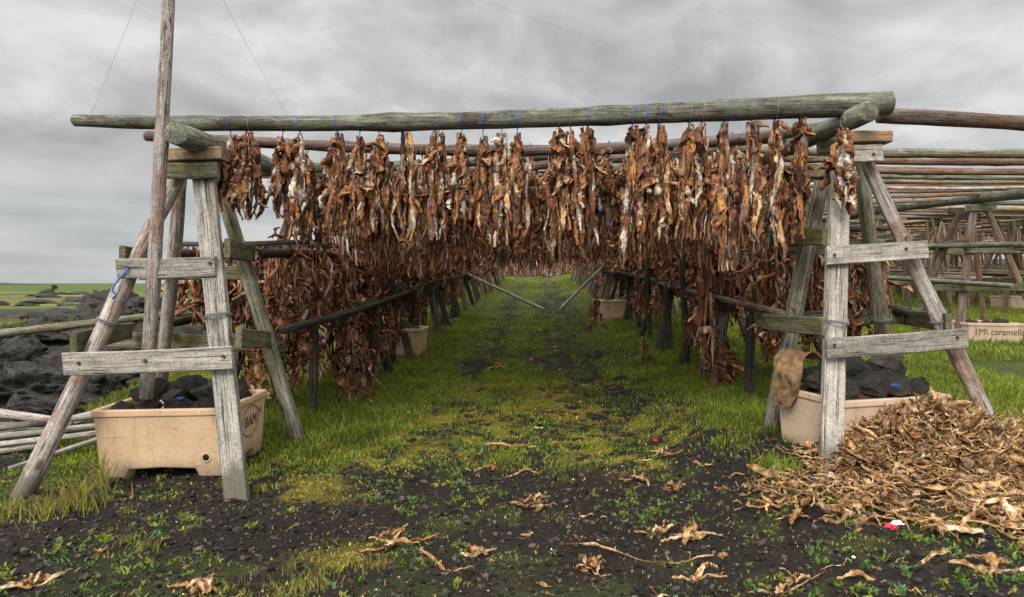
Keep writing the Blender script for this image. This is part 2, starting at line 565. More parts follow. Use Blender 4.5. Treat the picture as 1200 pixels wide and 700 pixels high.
def lashing(p, axis, r, parent, mat, turns=2.2, tail=True):
    axis = axis.normalized(); u = axis.orthogonal().normalized(); v = axis.cross(u)
    pts = []
    N = int(turns * 14)
    for k in range(N + 1):
        a = 2 * math.pi * k / 14
        pts.append(p + (u * math.cos(a) + v * math.sin(a)) * r + axis * (.03 * k / N + .012 * math.sin(a)))
    return curve_tube('lashing', pts, .007, mat, parent, 5)


# ---------------------------------------------------------------- trestles
def trestle(name, base, legs, boards, caps, label, group='trestles carrying the drying poles'):
    t = empty(name, base)
    tag(t, label, 'trestle', group)
    for foot, top, kind, size, mat in legs:
        if kind == 'pole':
            pole('leg', foot, top, size, size * .85, M[mat], t, .006)
        else:
            plank('leg', foot, top, size, .075, M[mat], t, (0, -1, .25))
    for a, b, w, th, mat, face in boards:
        plank('crossboard', a, b, w, th, M[mat], t, face)
    for a, b, w, th, mat in caps:
        plank('cap_board', a, b, w, th, M[mat], t, (0, -1, 0))
    return t


def lerp(a, b, t):
    return a + (b - a) * t


def at_z(leg, z):
    a, b = leg[0], leg[1]
    return lerp(a, b, (z - a.z) / (b.z - a.z))


# --- front left trestle
g0 = 0.0
FL = (P(22, 583, 5.62), P(210, 205, 6.30), 'pole', .072, 'pole_leg')
FR = (P(279, 588, 5.50), P(237, 188, 6.25), 'plank', .185, 'plank_leg')
RR = (P(349, 512, 7.45), P(252, 200, 6.85), 'pole', .085, 'pole_lichen')
RL = (P(180, 505, 7.60), P(212, 200, 6.85), 'pole', .075, 'pole_pink')
for L_ in (FL, FR, RR, RL):
    L_[0].z -= .05
up = Vector((0, 0, 1))
boardsL = [
    (P(138, 315, 5.93), P(253, 312, 5.93), .175, .05, 'plank', (0, -1, 0)),
    (P(76, 427, 5.66), P(273, 419, 5.66), .19, .05, 'plank', (0, -1, 0)),
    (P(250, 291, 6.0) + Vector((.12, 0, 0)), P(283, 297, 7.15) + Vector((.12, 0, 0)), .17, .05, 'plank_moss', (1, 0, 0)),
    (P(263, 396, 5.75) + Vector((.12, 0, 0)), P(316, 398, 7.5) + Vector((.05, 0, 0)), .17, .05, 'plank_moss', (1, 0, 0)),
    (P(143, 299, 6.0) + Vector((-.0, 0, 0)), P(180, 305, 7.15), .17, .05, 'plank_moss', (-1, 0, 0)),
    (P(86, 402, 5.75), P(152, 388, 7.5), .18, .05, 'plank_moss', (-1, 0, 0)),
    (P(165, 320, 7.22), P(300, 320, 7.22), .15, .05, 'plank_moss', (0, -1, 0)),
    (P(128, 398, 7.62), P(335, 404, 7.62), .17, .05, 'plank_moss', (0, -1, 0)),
]
capsL = [(P(192, 184, 6.15), P(264, 181, 6.15), .115, .16, 'pole_orange'), (P(192, 200, 6.12), P(256, 199, 6.12), .15, .06, 'plank_moss'),
         (P(200, 186, 6.98), P(262, 184, 6.98), .16, .06, 'plank_moss')]
tl = trestle('trestle', (-3.35, 6.6, 0), (FL, FR, RR, RL), boardsL, capsL, 'tall weathered trestle at the front left beside the upright mast')
lashing(at_z(FL, 1.40), FL[1] - FL[0], .085, tl, M['twine'])
lashing(at_z(FR, 1.45), FR[1] - FR[0], .108, tl, M['twine'])

# --- front right trestle
FLr = (P(973, 556, 5.80), P(984, 188, 6.35), 'plank', .19, 'plank_leg')
FRr = (P(1187, 548, 5.95), P(1014, 188, 6.40), 'pole', .075, 'pole_leg')
RLr = (P(902, 503, 7.45), P(968, 195, 6.9), 'pole', .095, 'pole_lichen')
RRr = (P(1050, 492, 7.75), P(1008, 186, 6.95), 'pole', .085, 'pole_lichen')
for L_ in (FLr, FRr, RLr, RRr):
    L_[0].z -= .06
boardsR = [
    (P(968, 300, 6.08), P(1086, 293, 6.08), .165, .05, 'plank', (0, -1, 0)),
    (P(968, 408, 5.90), P(1132, 397, 5.90), .175, .05, 'plank', (0, -1, 0)),
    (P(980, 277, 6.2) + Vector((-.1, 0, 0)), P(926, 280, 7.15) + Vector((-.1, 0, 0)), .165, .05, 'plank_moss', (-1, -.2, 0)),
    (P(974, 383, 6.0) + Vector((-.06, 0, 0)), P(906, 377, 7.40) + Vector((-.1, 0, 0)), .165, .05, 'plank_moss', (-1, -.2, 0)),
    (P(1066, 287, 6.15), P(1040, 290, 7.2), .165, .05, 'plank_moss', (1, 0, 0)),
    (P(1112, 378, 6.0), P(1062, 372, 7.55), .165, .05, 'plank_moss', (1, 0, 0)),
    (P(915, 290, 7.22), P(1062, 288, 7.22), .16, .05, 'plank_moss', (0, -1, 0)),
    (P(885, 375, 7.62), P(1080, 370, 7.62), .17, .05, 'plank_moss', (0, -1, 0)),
]
capsR = [(P(984, 162, 6.20), P(1041, 162, 6.20), .10, .16, 'pole_orange'), (P(989, 181, 6.17), P(1033, 180, 6.17), .155, .06, 'plank'),
         (P(951, 201, 6.6), P(978, 201, 6.3), .14, .07, 'plank_moss'), (P(958, 172, 6.98), P(1030, 170, 6.98), .15, .06, 'plank_moss')]
tr = trestle('trestle', (3.25, 6.8, .16), (FLr, FRr, RLr, RRr), boardsR, capsR, 'tall weathered trestle at the front right behind the fish heap')
lashing(at_z(FLr, 1.38), FLr[1] - FLr[0], .11, tr, M['twine'])
lashing(at_z(FRr, 1.40), FRr[1] - FRr[0], .088, tr, M['wire'])
lashing(at_z(RRr, 1.36), RRr[1] - RRr[0], .1, tr, M['wire'])


def bolt(p, parent):
    a = np.linspace(0, 2 * math.pi, 10, endpoint=False)
    V = [(.016 * math.cos(t_), 0, .016 * math.sin(t_)) for t_ in a] + [(.013 * math.cos(t_), -.009, .013 * math.sin(t_)) for t_ in a]
    j = np.arange(10); j2 = (j + 1) % 10
    q = np.stack([j2, j, 10 + j, 10 + j2], -1)
    put('bolt', np_mesh('bolt', np.array(V), [q, np.array([10 + np.arange(10)])], M['rust'], None, None, False) if False else np_mesh('bolt', np.array(V), [q, np.array([10 + np.arange(10)])], M['rust']), Matrix.Translation(p), parent)


for t_, pts_ in ((tl, ((150, 314, 5.90), (246, 309, 5.90), (92, 426, 5.63), (262, 418, 5.63), (170, 423, 5.63))), (tr, ((978, 299, 6.05), (1062, 292, 6.05), (978, 405, 5.87), (1122, 396, 5.87), (1000, 181, 6.135), (1024, 181, 6.135)))):
    for q_ in pts_: bolt(P(*q_), t_)

# --- the trestles further along the rows: three prototypes, then copies
def proto_trestle(seed):
    rg = random.Random(seed)
    H = 2.85
    w, d = .92, .95
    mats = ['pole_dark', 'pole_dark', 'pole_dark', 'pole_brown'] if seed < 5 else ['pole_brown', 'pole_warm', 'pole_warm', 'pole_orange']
    legs = []
    for sx, sy in ((-1, -1), (1, -1), (1, 1), (-1, 1)):
        legs.append((Vector((sx * (w + rg.uniform(-.08, .08)), sy * (d + rg.uniform(-.1, .1)), -.12)),
                     Vector((sx * .17 + rg.uniform(-.04, .04), sy * .28, H)), 'pole' if rg.random() < .8 else 'plank', rg.uniform(.065, .085), rg.choice(mats)))
    legs = [(a, b, k, s if k == 'pole' else .16, m) for a, b, k, s, m in legs]
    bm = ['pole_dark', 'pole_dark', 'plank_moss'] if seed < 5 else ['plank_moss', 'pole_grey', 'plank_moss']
    B = []
    for z in (1.12, 1.95):
        p = [at_z(l, z) for l in legs]
        B.append((p[0] + Vector((-.16, -.1, 0)), p[1] + Vector((.16, -.1, 0)), .17, .05, rg.choice(bm), (0, -1, 0)))
        B.append((p[3] + Vector((-.16, .1, 0)), p[2] + Vector((.16, .1, 0)), .17, .05, rg.choice(bm), (0, -1, 0)))
        z2 = z + .14
        p = [at_z(l, z2) for l in legs]
        B.append((p[1] + Vector((.1, -.18, 0)), p[2] + Vector((.1, .18, 0)), .16, .05, rg.choice(bm), (1, 0, 0)))
        B.append((p[0] + Vector((-.1, -.18, 0)), p[3] + Vector((-.1, .18, 0)), .16, .05, rg.choice(bm), (1, 0, 0)))
    C = [(Vector((-.32, -.3, H + .02)), Vector((.32, -.3, H + .02)), .15, .12, 'plank_moss'), (Vector((-.32, .3, H + .02)), Vector((.32, .3, H + .02)), .15, .12, 'pole_dark')]
    return legs, B, C


protos = {}


def place_trestle(x, y, seed, label, group):
    loc = (x, y, gb(x, y))
    if seed not in protos:
        l, b, c = proto_trestle(seed)
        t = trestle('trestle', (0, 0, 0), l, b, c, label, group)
        t.location = loc
        protos[seed] = (t, list(t.children))
        return t
    src, kids = protos[seed]
    t = src.copy(); COL.objects.link(t)
    t.location = loc
    t.rotation_euler = (0, 0, rnd.choice((0, math.pi)) + rnd.uniform(-.06, .06))
    t['label'] = label; t['group'] = group
    for k in kids:
        c = k.copy(); COL.objects.link(c); c.parent = t
    return t


rows_y = [10.45 + 3.7 * k for k in range(14)]
for side, x in (('left', -3.35), ('right', 3.25)):
    nth = 0
    for k, y in enumerate(rows_y):
        if (k > 9 and k % 2) or k == 12: continue
        nth += 1
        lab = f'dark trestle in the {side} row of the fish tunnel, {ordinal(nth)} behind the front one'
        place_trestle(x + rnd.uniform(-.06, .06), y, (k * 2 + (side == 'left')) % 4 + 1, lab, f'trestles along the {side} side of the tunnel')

FIELD_ROWS = [(9.8, 15.4, 4.2, 4, 'nearest'), (16.4, 23.5, 4.2, 4, 'second'), (23.0, 33, 5.0, 3, 'third')]
for x, y0, dy, n, nm in FIELD_ROWS:
    for k in range(n):
        lab = f'trestle under bare poles in the {nm} row of the right-hand field, {ordinal(k + 1)} from its front'
        place_trestle(x, y0 + dy * k, k % 3 + 5, lab, 'trestles in the field of bare racks')

# ---------------------------------------------------------------- poles and beams
front_pole_pts = None


def bent_pole(name, pts, r0, r1, mat, n=12, origin=None):
    """one tapered pole through several points"""
    pts = [Vector(p) for p in pts]
    a, b = pts[0], pts[-1]
    m = frame_to(a, b); mi = m.inverted()
    L = (b - a).length
    seg = max(10, min(40, int(L / .2)))
    me = pole_mesh(name, L, r0, r1, mat, sd(), n, seg, .0015)
    loc = [mi @ p for p in pts]
    zs = [p.z for p in loc]; xs = [p.x for p in loc]; ys = [p.y for p in loc]
    co = np.zeros(len(me.vertices) * 3, np.float32); me.vertices.foreach_get('co', co); co = co.reshape(-1, 3)
    # smooth sag through the measured points
    k = min(len(pts) - 1, 3)
    px_ = np.polyfit(zs, xs, k); py_ = np.polyfit(zs, ys, k)
    z0 = np.clip(co[:, 2], 0, L)
    co[:, 0] += np.polyval(px_, z0); co[:, 1] += np.polyval(py_, z0)
    me.vertices.foreach_set('co', co.ravel()); me.update()
    return put(name, me, m)


FRONT_PTS = [P(87, 141.5, 6.40), P(300, 145, 6.36), P(500, 143.5, 6.33), P(740, 135, 6.31), P(1044, 121, 6.30)]
fp = bent_pole('crosspole', FRONT_PTS, .055, .102, M['pole_green'], 16)
tag(fp, 'thick lichened crosspole at the very front, holding the foremost row of fish', 'pole', 'crosspoles of the fish tunnel')


def pole_z(pts, x):
    xs = [p.x for p in pts]; zs = [p.z for p in pts]; ys = [p.y for p in pts]
    k = min(len(pts) - 1, 3)
    return float(np.polyval(np.polyfit(xs, zs, k), x)), float(np.polyval(np.polyfit(xs, ys, k), x))


SECOND_PTS = [P(172, 159, 6.98), P(400, 172, 7.0), P(560, 177.5, 7.0), P(740, 173, 7.02), P(962, 150, 7.05)]
sp = bent_pole('crosspole', SECOND_PTS, .058, .062, M['pole_brown'])
tag(sp, 'brown sagging crosspole just behind the thick front one', 'pole', 'crosspoles of the fish tunnel')

main_poles = [(FRONT_PTS, .08), (SECOND_PTS, .06)]
ys_main = []
y = 7.75
while y < 45:
    ys_main.append(y)
    y += .82 if y < 20 else 1.3 if y < 28 else 2.3
mats_p = ['pole_green', 'pole_brown', 'pole_grey', 'pole_dark', 'pole_orange', 'pole_brown']
for k, y in enumerate(ys_main):
    zl = 3.20 + gb(-3.2, y) + rnd.uniform(-.02, .03); zr = 3.24 + gb(3.0, y) + rnd.uniform(-.02, .03)
    if k < 4: zl -= .06; zr -= .05
    sag = rnd.uniform(.06, .16)
    pts = [Vector((-3.75 - rnd.uniform(0, .35), y, zl)), Vector((-1.6, y, zl - sag * .8)), Vector((0, y, (zl + zr) / 2 - sag)), Vector((1.6, y, zr - sag * .8)), Vector((3.25 + rnd.uniform(0, .3), y + rnd.uniform(-.1, .1), zr))]
    main_poles.append((pts, .055))
    if y < 13:
        o = bent_pole('crosspole', pts, rnd.uniform(.05, .065), rnd.uniform(.045, .06), M[mats_p[k % 6]], 8)
        tag(o, f'crosspole holding fish in the tunnel, {ordinal(k + 3)} back from the front', 'pole', 'crosspoles of the fish tunnel')


def beam_row(x, y0, y1, zoff, side, first=None):
    """long beams laid end to end on top of a row of trestles"""
    y = y0; k = 0
    while y < y1 and k < (2 if 'field' not in side else 3):
        L = 8.2
        ya, yb = y, min(y + L, y1 + 2)
        za, zb = zoff + gb(x, ya), zoff + gb(x, yb)
        xx = x + rnd.uniform(-.04, .04) + (.14 if k % 2 else 0)
        if k == 0 and first:
            a = first
        else:
            a = Vector((xx, ya, za))
        o = pole('ridge_pole', a, Vector((xx, yb, zb)), .10, .085, M['pole_dark' if k else 'pole_green'], None, .006, 14)
        tag(o, (f'thick beam on the trestle tops, foremost of the {side}' if k == 0 else f'beam on the trestle tops, {ordinal(k + 1)} of the {side}'), 'pole', 'beams along the trestle tops')
        y += L - .5; k += 1


beam_row(-3.24, 5.75, 58, 3.06, 'left row', P(206, 157, 5.72))
beam_row(2.92, 5.95, 58, 3.26 - .16, 'right row', P(1018, 131, 5.95))
for x, y0, dy, n, nm in FIELD_ROWS:
    beam_row(x, y0 - 2.5, 55, 3.08, f'{nm} row of the right-hand field')

# bare poles of the right-hand field
bays = [(2.95, 9.9, 6.75, 24, .86, 'bay right of the front trestle'), (9.5, 16.6, 17.5, 31, 1.5, 'second bay of bare poles'), (16.1, 23.4, 25, 38, 2.4, 'third bay of bare poles')]
for x0, x1, ya, yb, dy, nm in bays:
    y = ya; k = 0
    while y < yb:
        za = 3.26 + gb(x0, y) - .16 * (x0 > 2 and 0) + rnd.uniform(-.04, .04) - .04
        zb = 3.22 + gb(x1, y) + rnd.uniform(-.06, .06)
        sag = rnd.uniform(.02, .14)
        yy = rnd.uniform(-.3, .3)
        e0 = rnd.uniform(.0, .5); e1 = rnd.uniform(0, .5)
        if k == 0 and x0 < 5:
            y = 7.4
            pts = [P(1030, 136, 6.55), P(1120, 139.5, 6.55), P(1230, 146, 6.6), P(1700, 160, 6.7)]
            r0, mt = .075, 'pole_brown'
        else:
            pts = [Vector((x0 - e0, y + yy, za)), Vector((lerp(x0, x1, .5), y, (za + zb) / 2 - sag)), Vector((x1 + e1, y - yy, zb))]
            r0 = rnd.uniform(.05, .07) if k < 3 and x0 < 5 else rnd.uniform(.038, .058)
            mt = rnd.choice(['pole_brown', 'pole_warm', 'pole_grey', 'pole_green', 'pole_orange', 'pole_warm', 'pole_pink'])
        o = bent_pole('crosspole', pts, r0, r0 * rnd.uniform(.7, 1), M[mt], 8)
        tag(o, f'bare crosspole in the {nm}, {ordinal(k + 1)} from the front', 'pole', 'bare crosspoles of the right-hand field')
        y += dy * rnd.uniform(.85, 1.15) * (1 if y < 25 else 1.6); k += 1

ft = []
def tangle_pole(a, b, r):
    a = np.array(a); b = np.array(b); d = (b - a) / np.linalg.norm(b - a)
    u = np.cross(d, (.3, .5, .8)); u /= np.linalg.norm(u); w_ = np.cross(d, u)
    V = []
    for p in (a, b):
        for k in range(5):
            V.append(p + r * (u * math.cos(k * 1.2566) + w_ * math.sin(k * 1.2566)))
    q = np.array([[k, (k + 1) % 5, 5 + (k + 1) % 5, 5 + k] for k in range(5)])
    c = np.array(rnd.choice([(.11, .075, .05), (.18, .13, .085), (.25, .16, .10), (.07, .06, .042), (.28, .22, .16)]))
    ft.append((np.array(V), q, np.tile(c, (10, 1))))
for k in range(1700):
    y = rnd.uniform(19, 62); x = rnd.uniform(5.2 if y > 24 else 11.5, 12 + y * .75)
    g = gb(x, y)
    r = rnd.uniform(.03, .055)
    if k % 3 == 0:
        tangle_pole((x, y, g), (x + rnd.uniform(-.6, .6), y + rnd.uniform(-.5, .5), g + 2.9), r)
    elif k % 3 == 1:
        z = g + rnd.choice((1.2, 2.0, 3.05, 3.15, 3.2)) + rnd.uniform(-.1, .1)
        tangle_pole((x, y, z), (x + 6.6, y + rnd.uniform(-.6, .6), z + rnd.uniform(-.1, .1)), r)
    else:
        z = g + rnd.choice((1.2, 2.05, 3.05)) + rnd.uniform(-.05, .05)
        tangle_pole((x, y, z), (x + rnd.uniform(-.2, .2), y + 7, z + .25), r)
def merge0(parts):
    V, Q, T, b = [], [], [], 0
    for v, q, t in parts:
        V.append(v); Q.append(q + b); T.append(t); b += len(v)
    return np.vstack(V), np.vstack(Q), np.vstack(T)
v, q, t = merge0(ft)
o = np_obj('distant_racks', v, [q], M['gravel'], None, t)
tag(o, 'far tangle of bare drying racks filling the field behind the right trestle', 'racks', None, 'stuff')

# low rails of the two tunnel rows, running into the depth
low_rails = []
for side, s in (('left', -1), ('right', 1)):
    cx = -3.35 if s < 0 else 3.25
    for z, inner, outer in ((2.06, .52, .55), (1.27, .74, .72)):
        for nm, off in (('inner', -s * inner), ('outer', s * outer)):
            y = 7.35 if nm == 'outer' else 7.0; k = 0
            while k < (3 if nm == 'inner' and z < 2 else 1):
                L = 7.4
                x = cx + off + rnd.uniform(-.03, .03)
                zz = z + (.03 if k % 2 else 0)
                a = Vector((x, y, zz + gb(x, y))); b = Vector((x + rnd.uniform(-.05, .05), y + L, zz + gb(x, y + L)))
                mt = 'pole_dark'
                if s > 0 and nm == 'inner' and z < 2 and k == 0: mt = 'pole_brown'
                o = pole('rail', a, b, .05, .045, M[mt], None, .006, 8)
                tag(o, f'{"upper" if z > 2 else "lower"} {nm} rail along the {side} trestle row, {ordinal(k + 1)} length from the front', 'pole', 'rails along the trestle rows')
                y += L - .4; k += 1

for x, y0, dy, n, nm in FIELD_ROWS[:2]:
    for z in (1.27, 2.06):
        for off in (-.78, .78) if z < 2 else (-.55, .55):
            L = 26
            xx = x + off
            o = pole('rail', Vector((xx, y0 - 2.4, z + gb(xx, y0 - 2.4))), Vector((xx, y0 + L, z + gb(xx, y0 + L))), .05, .045, M['pole_grey'], None, .003, 8, 24)
            tag(o, f'{"upper" if z > 2 else "lower"} {"near" if off < 0 else "far"} rail of the {nm} row in the right-hand field', 'pole', 'rails along the field rows')

# support posts below the inner rails
for px_, Y, s in ((366, 8.55, 'left'), (877, 8.85, 'right')):
    x = PX(px_, Y)
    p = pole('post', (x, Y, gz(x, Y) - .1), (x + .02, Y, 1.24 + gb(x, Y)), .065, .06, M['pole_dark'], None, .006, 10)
    tag(p, f'short dark post holding up the lower rail on the {s} side', 'post', 'short posts under the rails')

for s_, side in ((-1, 'left'), (1, 'right')):
    yy = 10.2 if s_ > 0 else 10.9
    for k in range(7):
        x = (-3.35 + .74 if s_ < 0 else 3.25 - .74) + rnd.uniform(-.06, .06)
        lean = rnd.uniform(-.12, .12)
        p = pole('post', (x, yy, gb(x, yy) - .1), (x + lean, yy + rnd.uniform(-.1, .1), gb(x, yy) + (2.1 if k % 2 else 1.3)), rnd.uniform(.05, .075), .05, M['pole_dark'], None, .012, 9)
        tag(p, f'rough dark post standing at the inner edge of the {side} rack, {ordinal(k + 1)} from the front', 'post', f'rough posts along the {side} rack')
        yy += rnd.uniform(1.3, 2.0)

# ---------------------------------------------------------------- mast, wires, leaning sticks
mast_pts = [P(172, 466, 6.12), P(186, 232, 5.86), P(203, -120, 5.72)]
ms = bent_pole('mast', mast_pts, .062, .043, M['pole_pink'], 14)
tag(ms, 'tall slim upright mast pole lashed to the front left trestle', 'mast')
wires = [([mast_pts[2], P(107, 133, 6.38)], 'taut wire from the mast top down to the left tip of the front crosspole'),
         ([mast_pts[2] + Vector((0, 0, -.05)), P(345, 150, 12.0)], 'taut wire from the mast top slanting down among the fish'),
         ([mast_pts[2] + Vector((0, 0, .02)), P(950, 128, 30)], 'long sagging wire from the mast top across the sky to the far right')]
for w, lab in wires:
    pts = [lerp(w[0], w[1], k / 12) + Vector((0, 0, -.06 * math.sin(math.pi * k / 12))) for k in range(13)]
    tag(curve_tube('wire', pts, .0017, M['whitewire'], None, 5), lab, 'wire', 'wires running from the mast')
for a, b, lab in ((P(637, 364, 25), P(547, 321, 25), 'pale loose stick leaning from the path against the left rack'), (P(656, 366, 25), P(706, 313, 25), 'pale loose stick leaning from the path against the right rack')):
    a.z = gb(a.x, a.y) - .02
    tag(pole('leaning_stick', a, b, .06, .05, M['plank'], None, .004, 8), lab, 'stick', 'sticks leaning inside the tunnel')
# blue rope end on the left trestle's upper board
rp = [P(163, 302, 5.88), P(150, 315, 5.88), P(139, 328, 5.9), P(134, 334, 5.88), P(131, 341, 5.9), P(136, 346, 5.87), P(132, 350, 5.9)]
tag(curve_tube('rope', rp[1:], .008, M['blue'], None, 6), 'blue rope end knotted round the left trestle upper board', 'rope')

# ---------------------------------------------------------------- fish
FLESH = np.array([(.06, .022, .012), (.155, .058, .027), (.28, .118, .05), (.47, .225, .08), (.58, .37, .19)])
FLW = np.array([.18, .30, .27, .17, .08])
SKIN = np.array([(.055, .024, .014), (.165, .066, .03), (.31, .145, .062), (.50, .39, .28), (.62, .56, .48), (.19, .145, .115)])
SKW = np.array([.22, .29, .24, .12, .07, .06])
RED = np.array([(.13, .046, .025), (.30, .118, .06), (.45, .21, .115), (.56, .32, .20), (.62, .46, .35)])
RDW = np.array([.2, .32, .28, .14, .06])
PAL, PALW = None, None


def strip(rg, L, W, seg=18, nsec=4, pal=None, palw=None, wig=.05, curl=1.1, twist=2.5, thick=.012, head=False):
    """one dried piece of fish hanging from its origin: a folded, twisted leaf with flesh inside and skin outside"""
    s = np.linspace(0, 1, seg + 1)
    if head:
        w = W * np.interp(s, (0, .15, .4, .7, 1), (.35, .8, 1.0, .95, .45)) * (1 + rg.uniform(-.15, .15, seg + 1))
    else:
        w = W * np.interp(s, (0, .06, .3, .65, 1), (.42, .5, 1.0, .85, .22)) * (1 + rg.uniform(-.28, .28, seg + 1))
        for k in range(rg.randint(0, 3)):
            w[rg.randint(2, max(3, seg - 1))] *= 1.5
    A = curl * (.5 + .5 * np.sin(s * rg.uniform(2, 7) + rg.uniform(0, 6))) + .35
    tw = rg.uniform(-twist, twist) * s + rg.uniform(0, 6.28) + .5 * np.sin(s * rg.uniform(3, 9)) + rg.uniform(-.16, .16, seg + 1)
    cr = .006 if not head else .004
    ox = wig * np.sin(s * rg.uniform(2, 7) + rg.uniform(0, 6)) * s ** .6 + wig * .4 * np.sin(s * rg.uniform(8, 15) + rg.uniform(0, 6)) * s + rg.uniform(-cr, cr, seg + 1)
    oy = wig * np.sin(s * rg.uniform(2, 7) + rg.uniform(0, 6)) * s ** .6 + wig * .4 * np.sin(s * rg.uniform(8, 15) + rg.uniform(0, 6)) * s + rg.uniform(-cr, cr, seg + 1)
    u = np.linspace(-1, 1, nsec)
    ang = A[:, None] * u[None]
    rad = (w / (2 * A))[:, None]
    X = rad * np.sin(ang); Yc = rad * (np.cos(ang) - 1)
    nx, ny = np.sin(ang), np.cos(ang)
    th = thick * (.5 + .5 * (1 - u[None] ** 2)) * (.6 + .4 * (1 - s[:, None]))
    Xo, Yo = X + nx * th, Yc + ny * th
    sx = np.concatenate([X, Xo[:, ::-1]], 1); sy = np.concatenate([Yc, Yo[:, ::-1]], 1)
    sx = sx + rg.uniform(-.16, .16, sx.shape) * w[:, None] * .5; sy = sy + rg.uniform(-.16, .16, sy.shape) * w[:, None] * .5
    n = 2 * nsec
    c, sn = np.cos(tw)[:, None], np.sin(tw)[:, None]
    V = np.zeros((seg + 1, n, 3))
    V[:, :, 0] = sx * c - sy * sn + ox[:, None]
    V[:, :, 1] = sx * sn + sy * c + oy[:, None]
    V[:, :, 2] = (-s * L)[:, None] + rg.uniform(-.4, .4, (seg + 1, n)) * L / seg * .7
    V = V.reshape(-1, 3)
    i = np.arange(seg)[:, None] * n; j = np.arange(n)[None]; j2 = (j + 1) % n
    q = np.stack([i + j, i + n + j, i + n + j2, i + j2], -1).reshape(-1, 4)
    q = np.vstack([q, np.array([[0, 1, n - 2, n - 1]])])
    if pal is None:
        fp, fw, sp_, sw = FLESH, FLW, SKIN, SKW
    else:
        fp, fw, sp_, sw = pal, palw, pal, palw

    def run(p, w_):
        ids = rg.choice(len(p), 3, p=w_)
        f = np.clip(.5 + .8 * np.sin(s * rg.uniform(4, 13) + rg.uniform(0, 6)), 0, 1)[:, None]
        g = (rg.rand(seg + 1) < .16)[:, None]
        cc = p[ids[0]] * (1 - f) + p[ids[1]] * f
        return np.where(g, p[ids[2]], cc)
    col = np.zeros((seg + 1, n, 3))
    col[:, :nsec] = run(fp, fw)[:, None]; col[:, nsec:] = run(sp_, sw)[:, None]
    col *= rg.uniform(.72, 1.28, (seg + 1, n, 1))
    return V, q, col.reshape(-1, 3)


def euler_m(rx, ry, rz):
    return np.array(Euler((rx, ry, rz)).to_matrix())


def merge(parts):
    V, Q, T, b = [], [], [], 0
    for v, q, t in parts:
        V.append(v); Q.append(q + b); T.append(t); b += len(v)
    return np.vstack(V), np.vstack(Q), np.vstack(T)


def bundle_plan(rg, L, curly=False):
    """where each piece of a bundle hangs: (offset, rotation, length, width, curl)"""
    plan = []
    n = rg.randint(6, 9) if curly else rg.randint(13, 18)
    for k in range(n):
        z0 = -rg.uniform(.08, .5) * (k > 2) * L
        r = rg.uniform(.01, .055) + .12 * (-z0 / L); a = rg.uniform(0, 6.28)
        ln = max(.25, min(L + z0, L * rg.uniform(.5, 1.02) + z0 * .3))
        t = .09 if k > 1 else .02
        plan.append(((r * math.cos(a), r * math.sin(a), z0), (-math.sin(a) * t * rg.uniform(-.4, 1.1), math.cos(a) * t * rg.uniform(-1.1, .4), 0), ln, rg.uniform(.028, .075), 1.1))
    m = rg.randint(14, 20) if curly else rg.randint(9, 14)
    for k in range(m):
        z0 = -(.02 + (.85 if curly else .62) * (k + rg.uniform(-.3, .3)) / m) * L
        r = rg.uniform(.0, .03) + (.09 if not curly else .13) * min(1, -z0 / L * 2.2) * rg.uniform(.3, 1.2); a = rg.uniform(0, 6.28)
        t = 1.3 if rg.rand() < (.6 if curly else .38) else .5
        plan.append(((r * math.cos(a), r * math.sin(a), z0), (rg.uniform(-t, t), rg.uniform(-t, t), a), rg.uniform(.11, .30), rg.uniform(.03, .075) if curly else rg.uniform(.04, .085), 1.7))
    return plan


def bundle_mesh_data(rg, L, seg, nsec, curly=False):
    parts = []
    for off, rot, ln, W, cu in bundle_plan(rg, L, curly):
        pal = {} if not curly or rg.rand() < .35 else dict(pal=RED, palw=RDW)
        v, q, t = strip(rg, ln, W, max(4, int(seg * (1 if ln > .4 else .5))), nsec, curl=cu, head=cu > 1.5, wig=.035, **pal)
        parts.append((v @ euler_m(*rot).T + np.array(off), q, t))
    return merge(parts)


# library of single pieces for the near bundles, and of whole bundles for the rest
LIB = []
for k in range(46):
    rg = np.random.RandomState(500 + k)
    v, q, t = strip(rg, 1.0, rg.uniform(.055, .10), 22, 4, wig=.03)
    LIB.append(np_mesh('fish', v, [q], M['fish'], t))
LIBC = []
for k in range(16):
    rg = np.random.RandomState(700 + k)
    v, q, t = strip(rg, .2, rg.uniform(.07, .115), 9, 4, wig=.02, curl=2.0, twist=1.2, head=True)
    LIBC.append(np_mesh('fish', v, [q], M['fish'], t))
WHOLE = []
for k in range(14):
    rg = np.random.RandomState(900 + k)
    v, q, t = bundle_mesh_data(rg, 1.17, 14, 4, k % 5 > 0)
    WHOLE.append(np_mesh('fish_bundle', v, [q], M['fish'], t))
SHORT = []
for k in range(10):
    rg = np.random.RandomState(950 + k)
    v, q, t = bundle_mesh_data(rg, .85, 10, 4, True)
    SHORT.append(np_mesh('fish_bundle', v, [q], M['fish'], t))
FARLIB = []
for k in range(10):
    rg = np.random.RandomState(1200 + k)
    FARLIB.append(bundle_mesh_data(rg, 1.25, 6, 2, k % 4 > 0))
FARSHORT = []
for k in range(8):
    rg = np.random.RandomState(1300 + k)
    FARSHORT.append(bundle_mesh_data(rg, .95, 6, 2, True))

# string meshes: a loop round the pole and a drop
STR = {}


def string_mesh(rp, drop, blue):
    key = (round(rp, 3), round(drop, 2), blue)
    if key not in STR:
        pts = []
        for k in range(15):
            a = math.pi * 2 * k / 14 + math.pi * 1.5
            pts.append(Vector((.004 * math.sin(3 * a), math.cos(a) * (rp + .004), math.sin(a) * (rp + .004) + drop + rp)))
        pts.append(Vector((0, 0, drop * .5))); pts.append(Vector((.003, 0, -.05)))
        o = curve_tube('string', pts, .0045, M['blue'] if blue else M['twine'], None, 5, Vector((0, 0, 0)))
        STR[key] = o.data
        bpy.data.objects.remove(o)
    return STR[key]


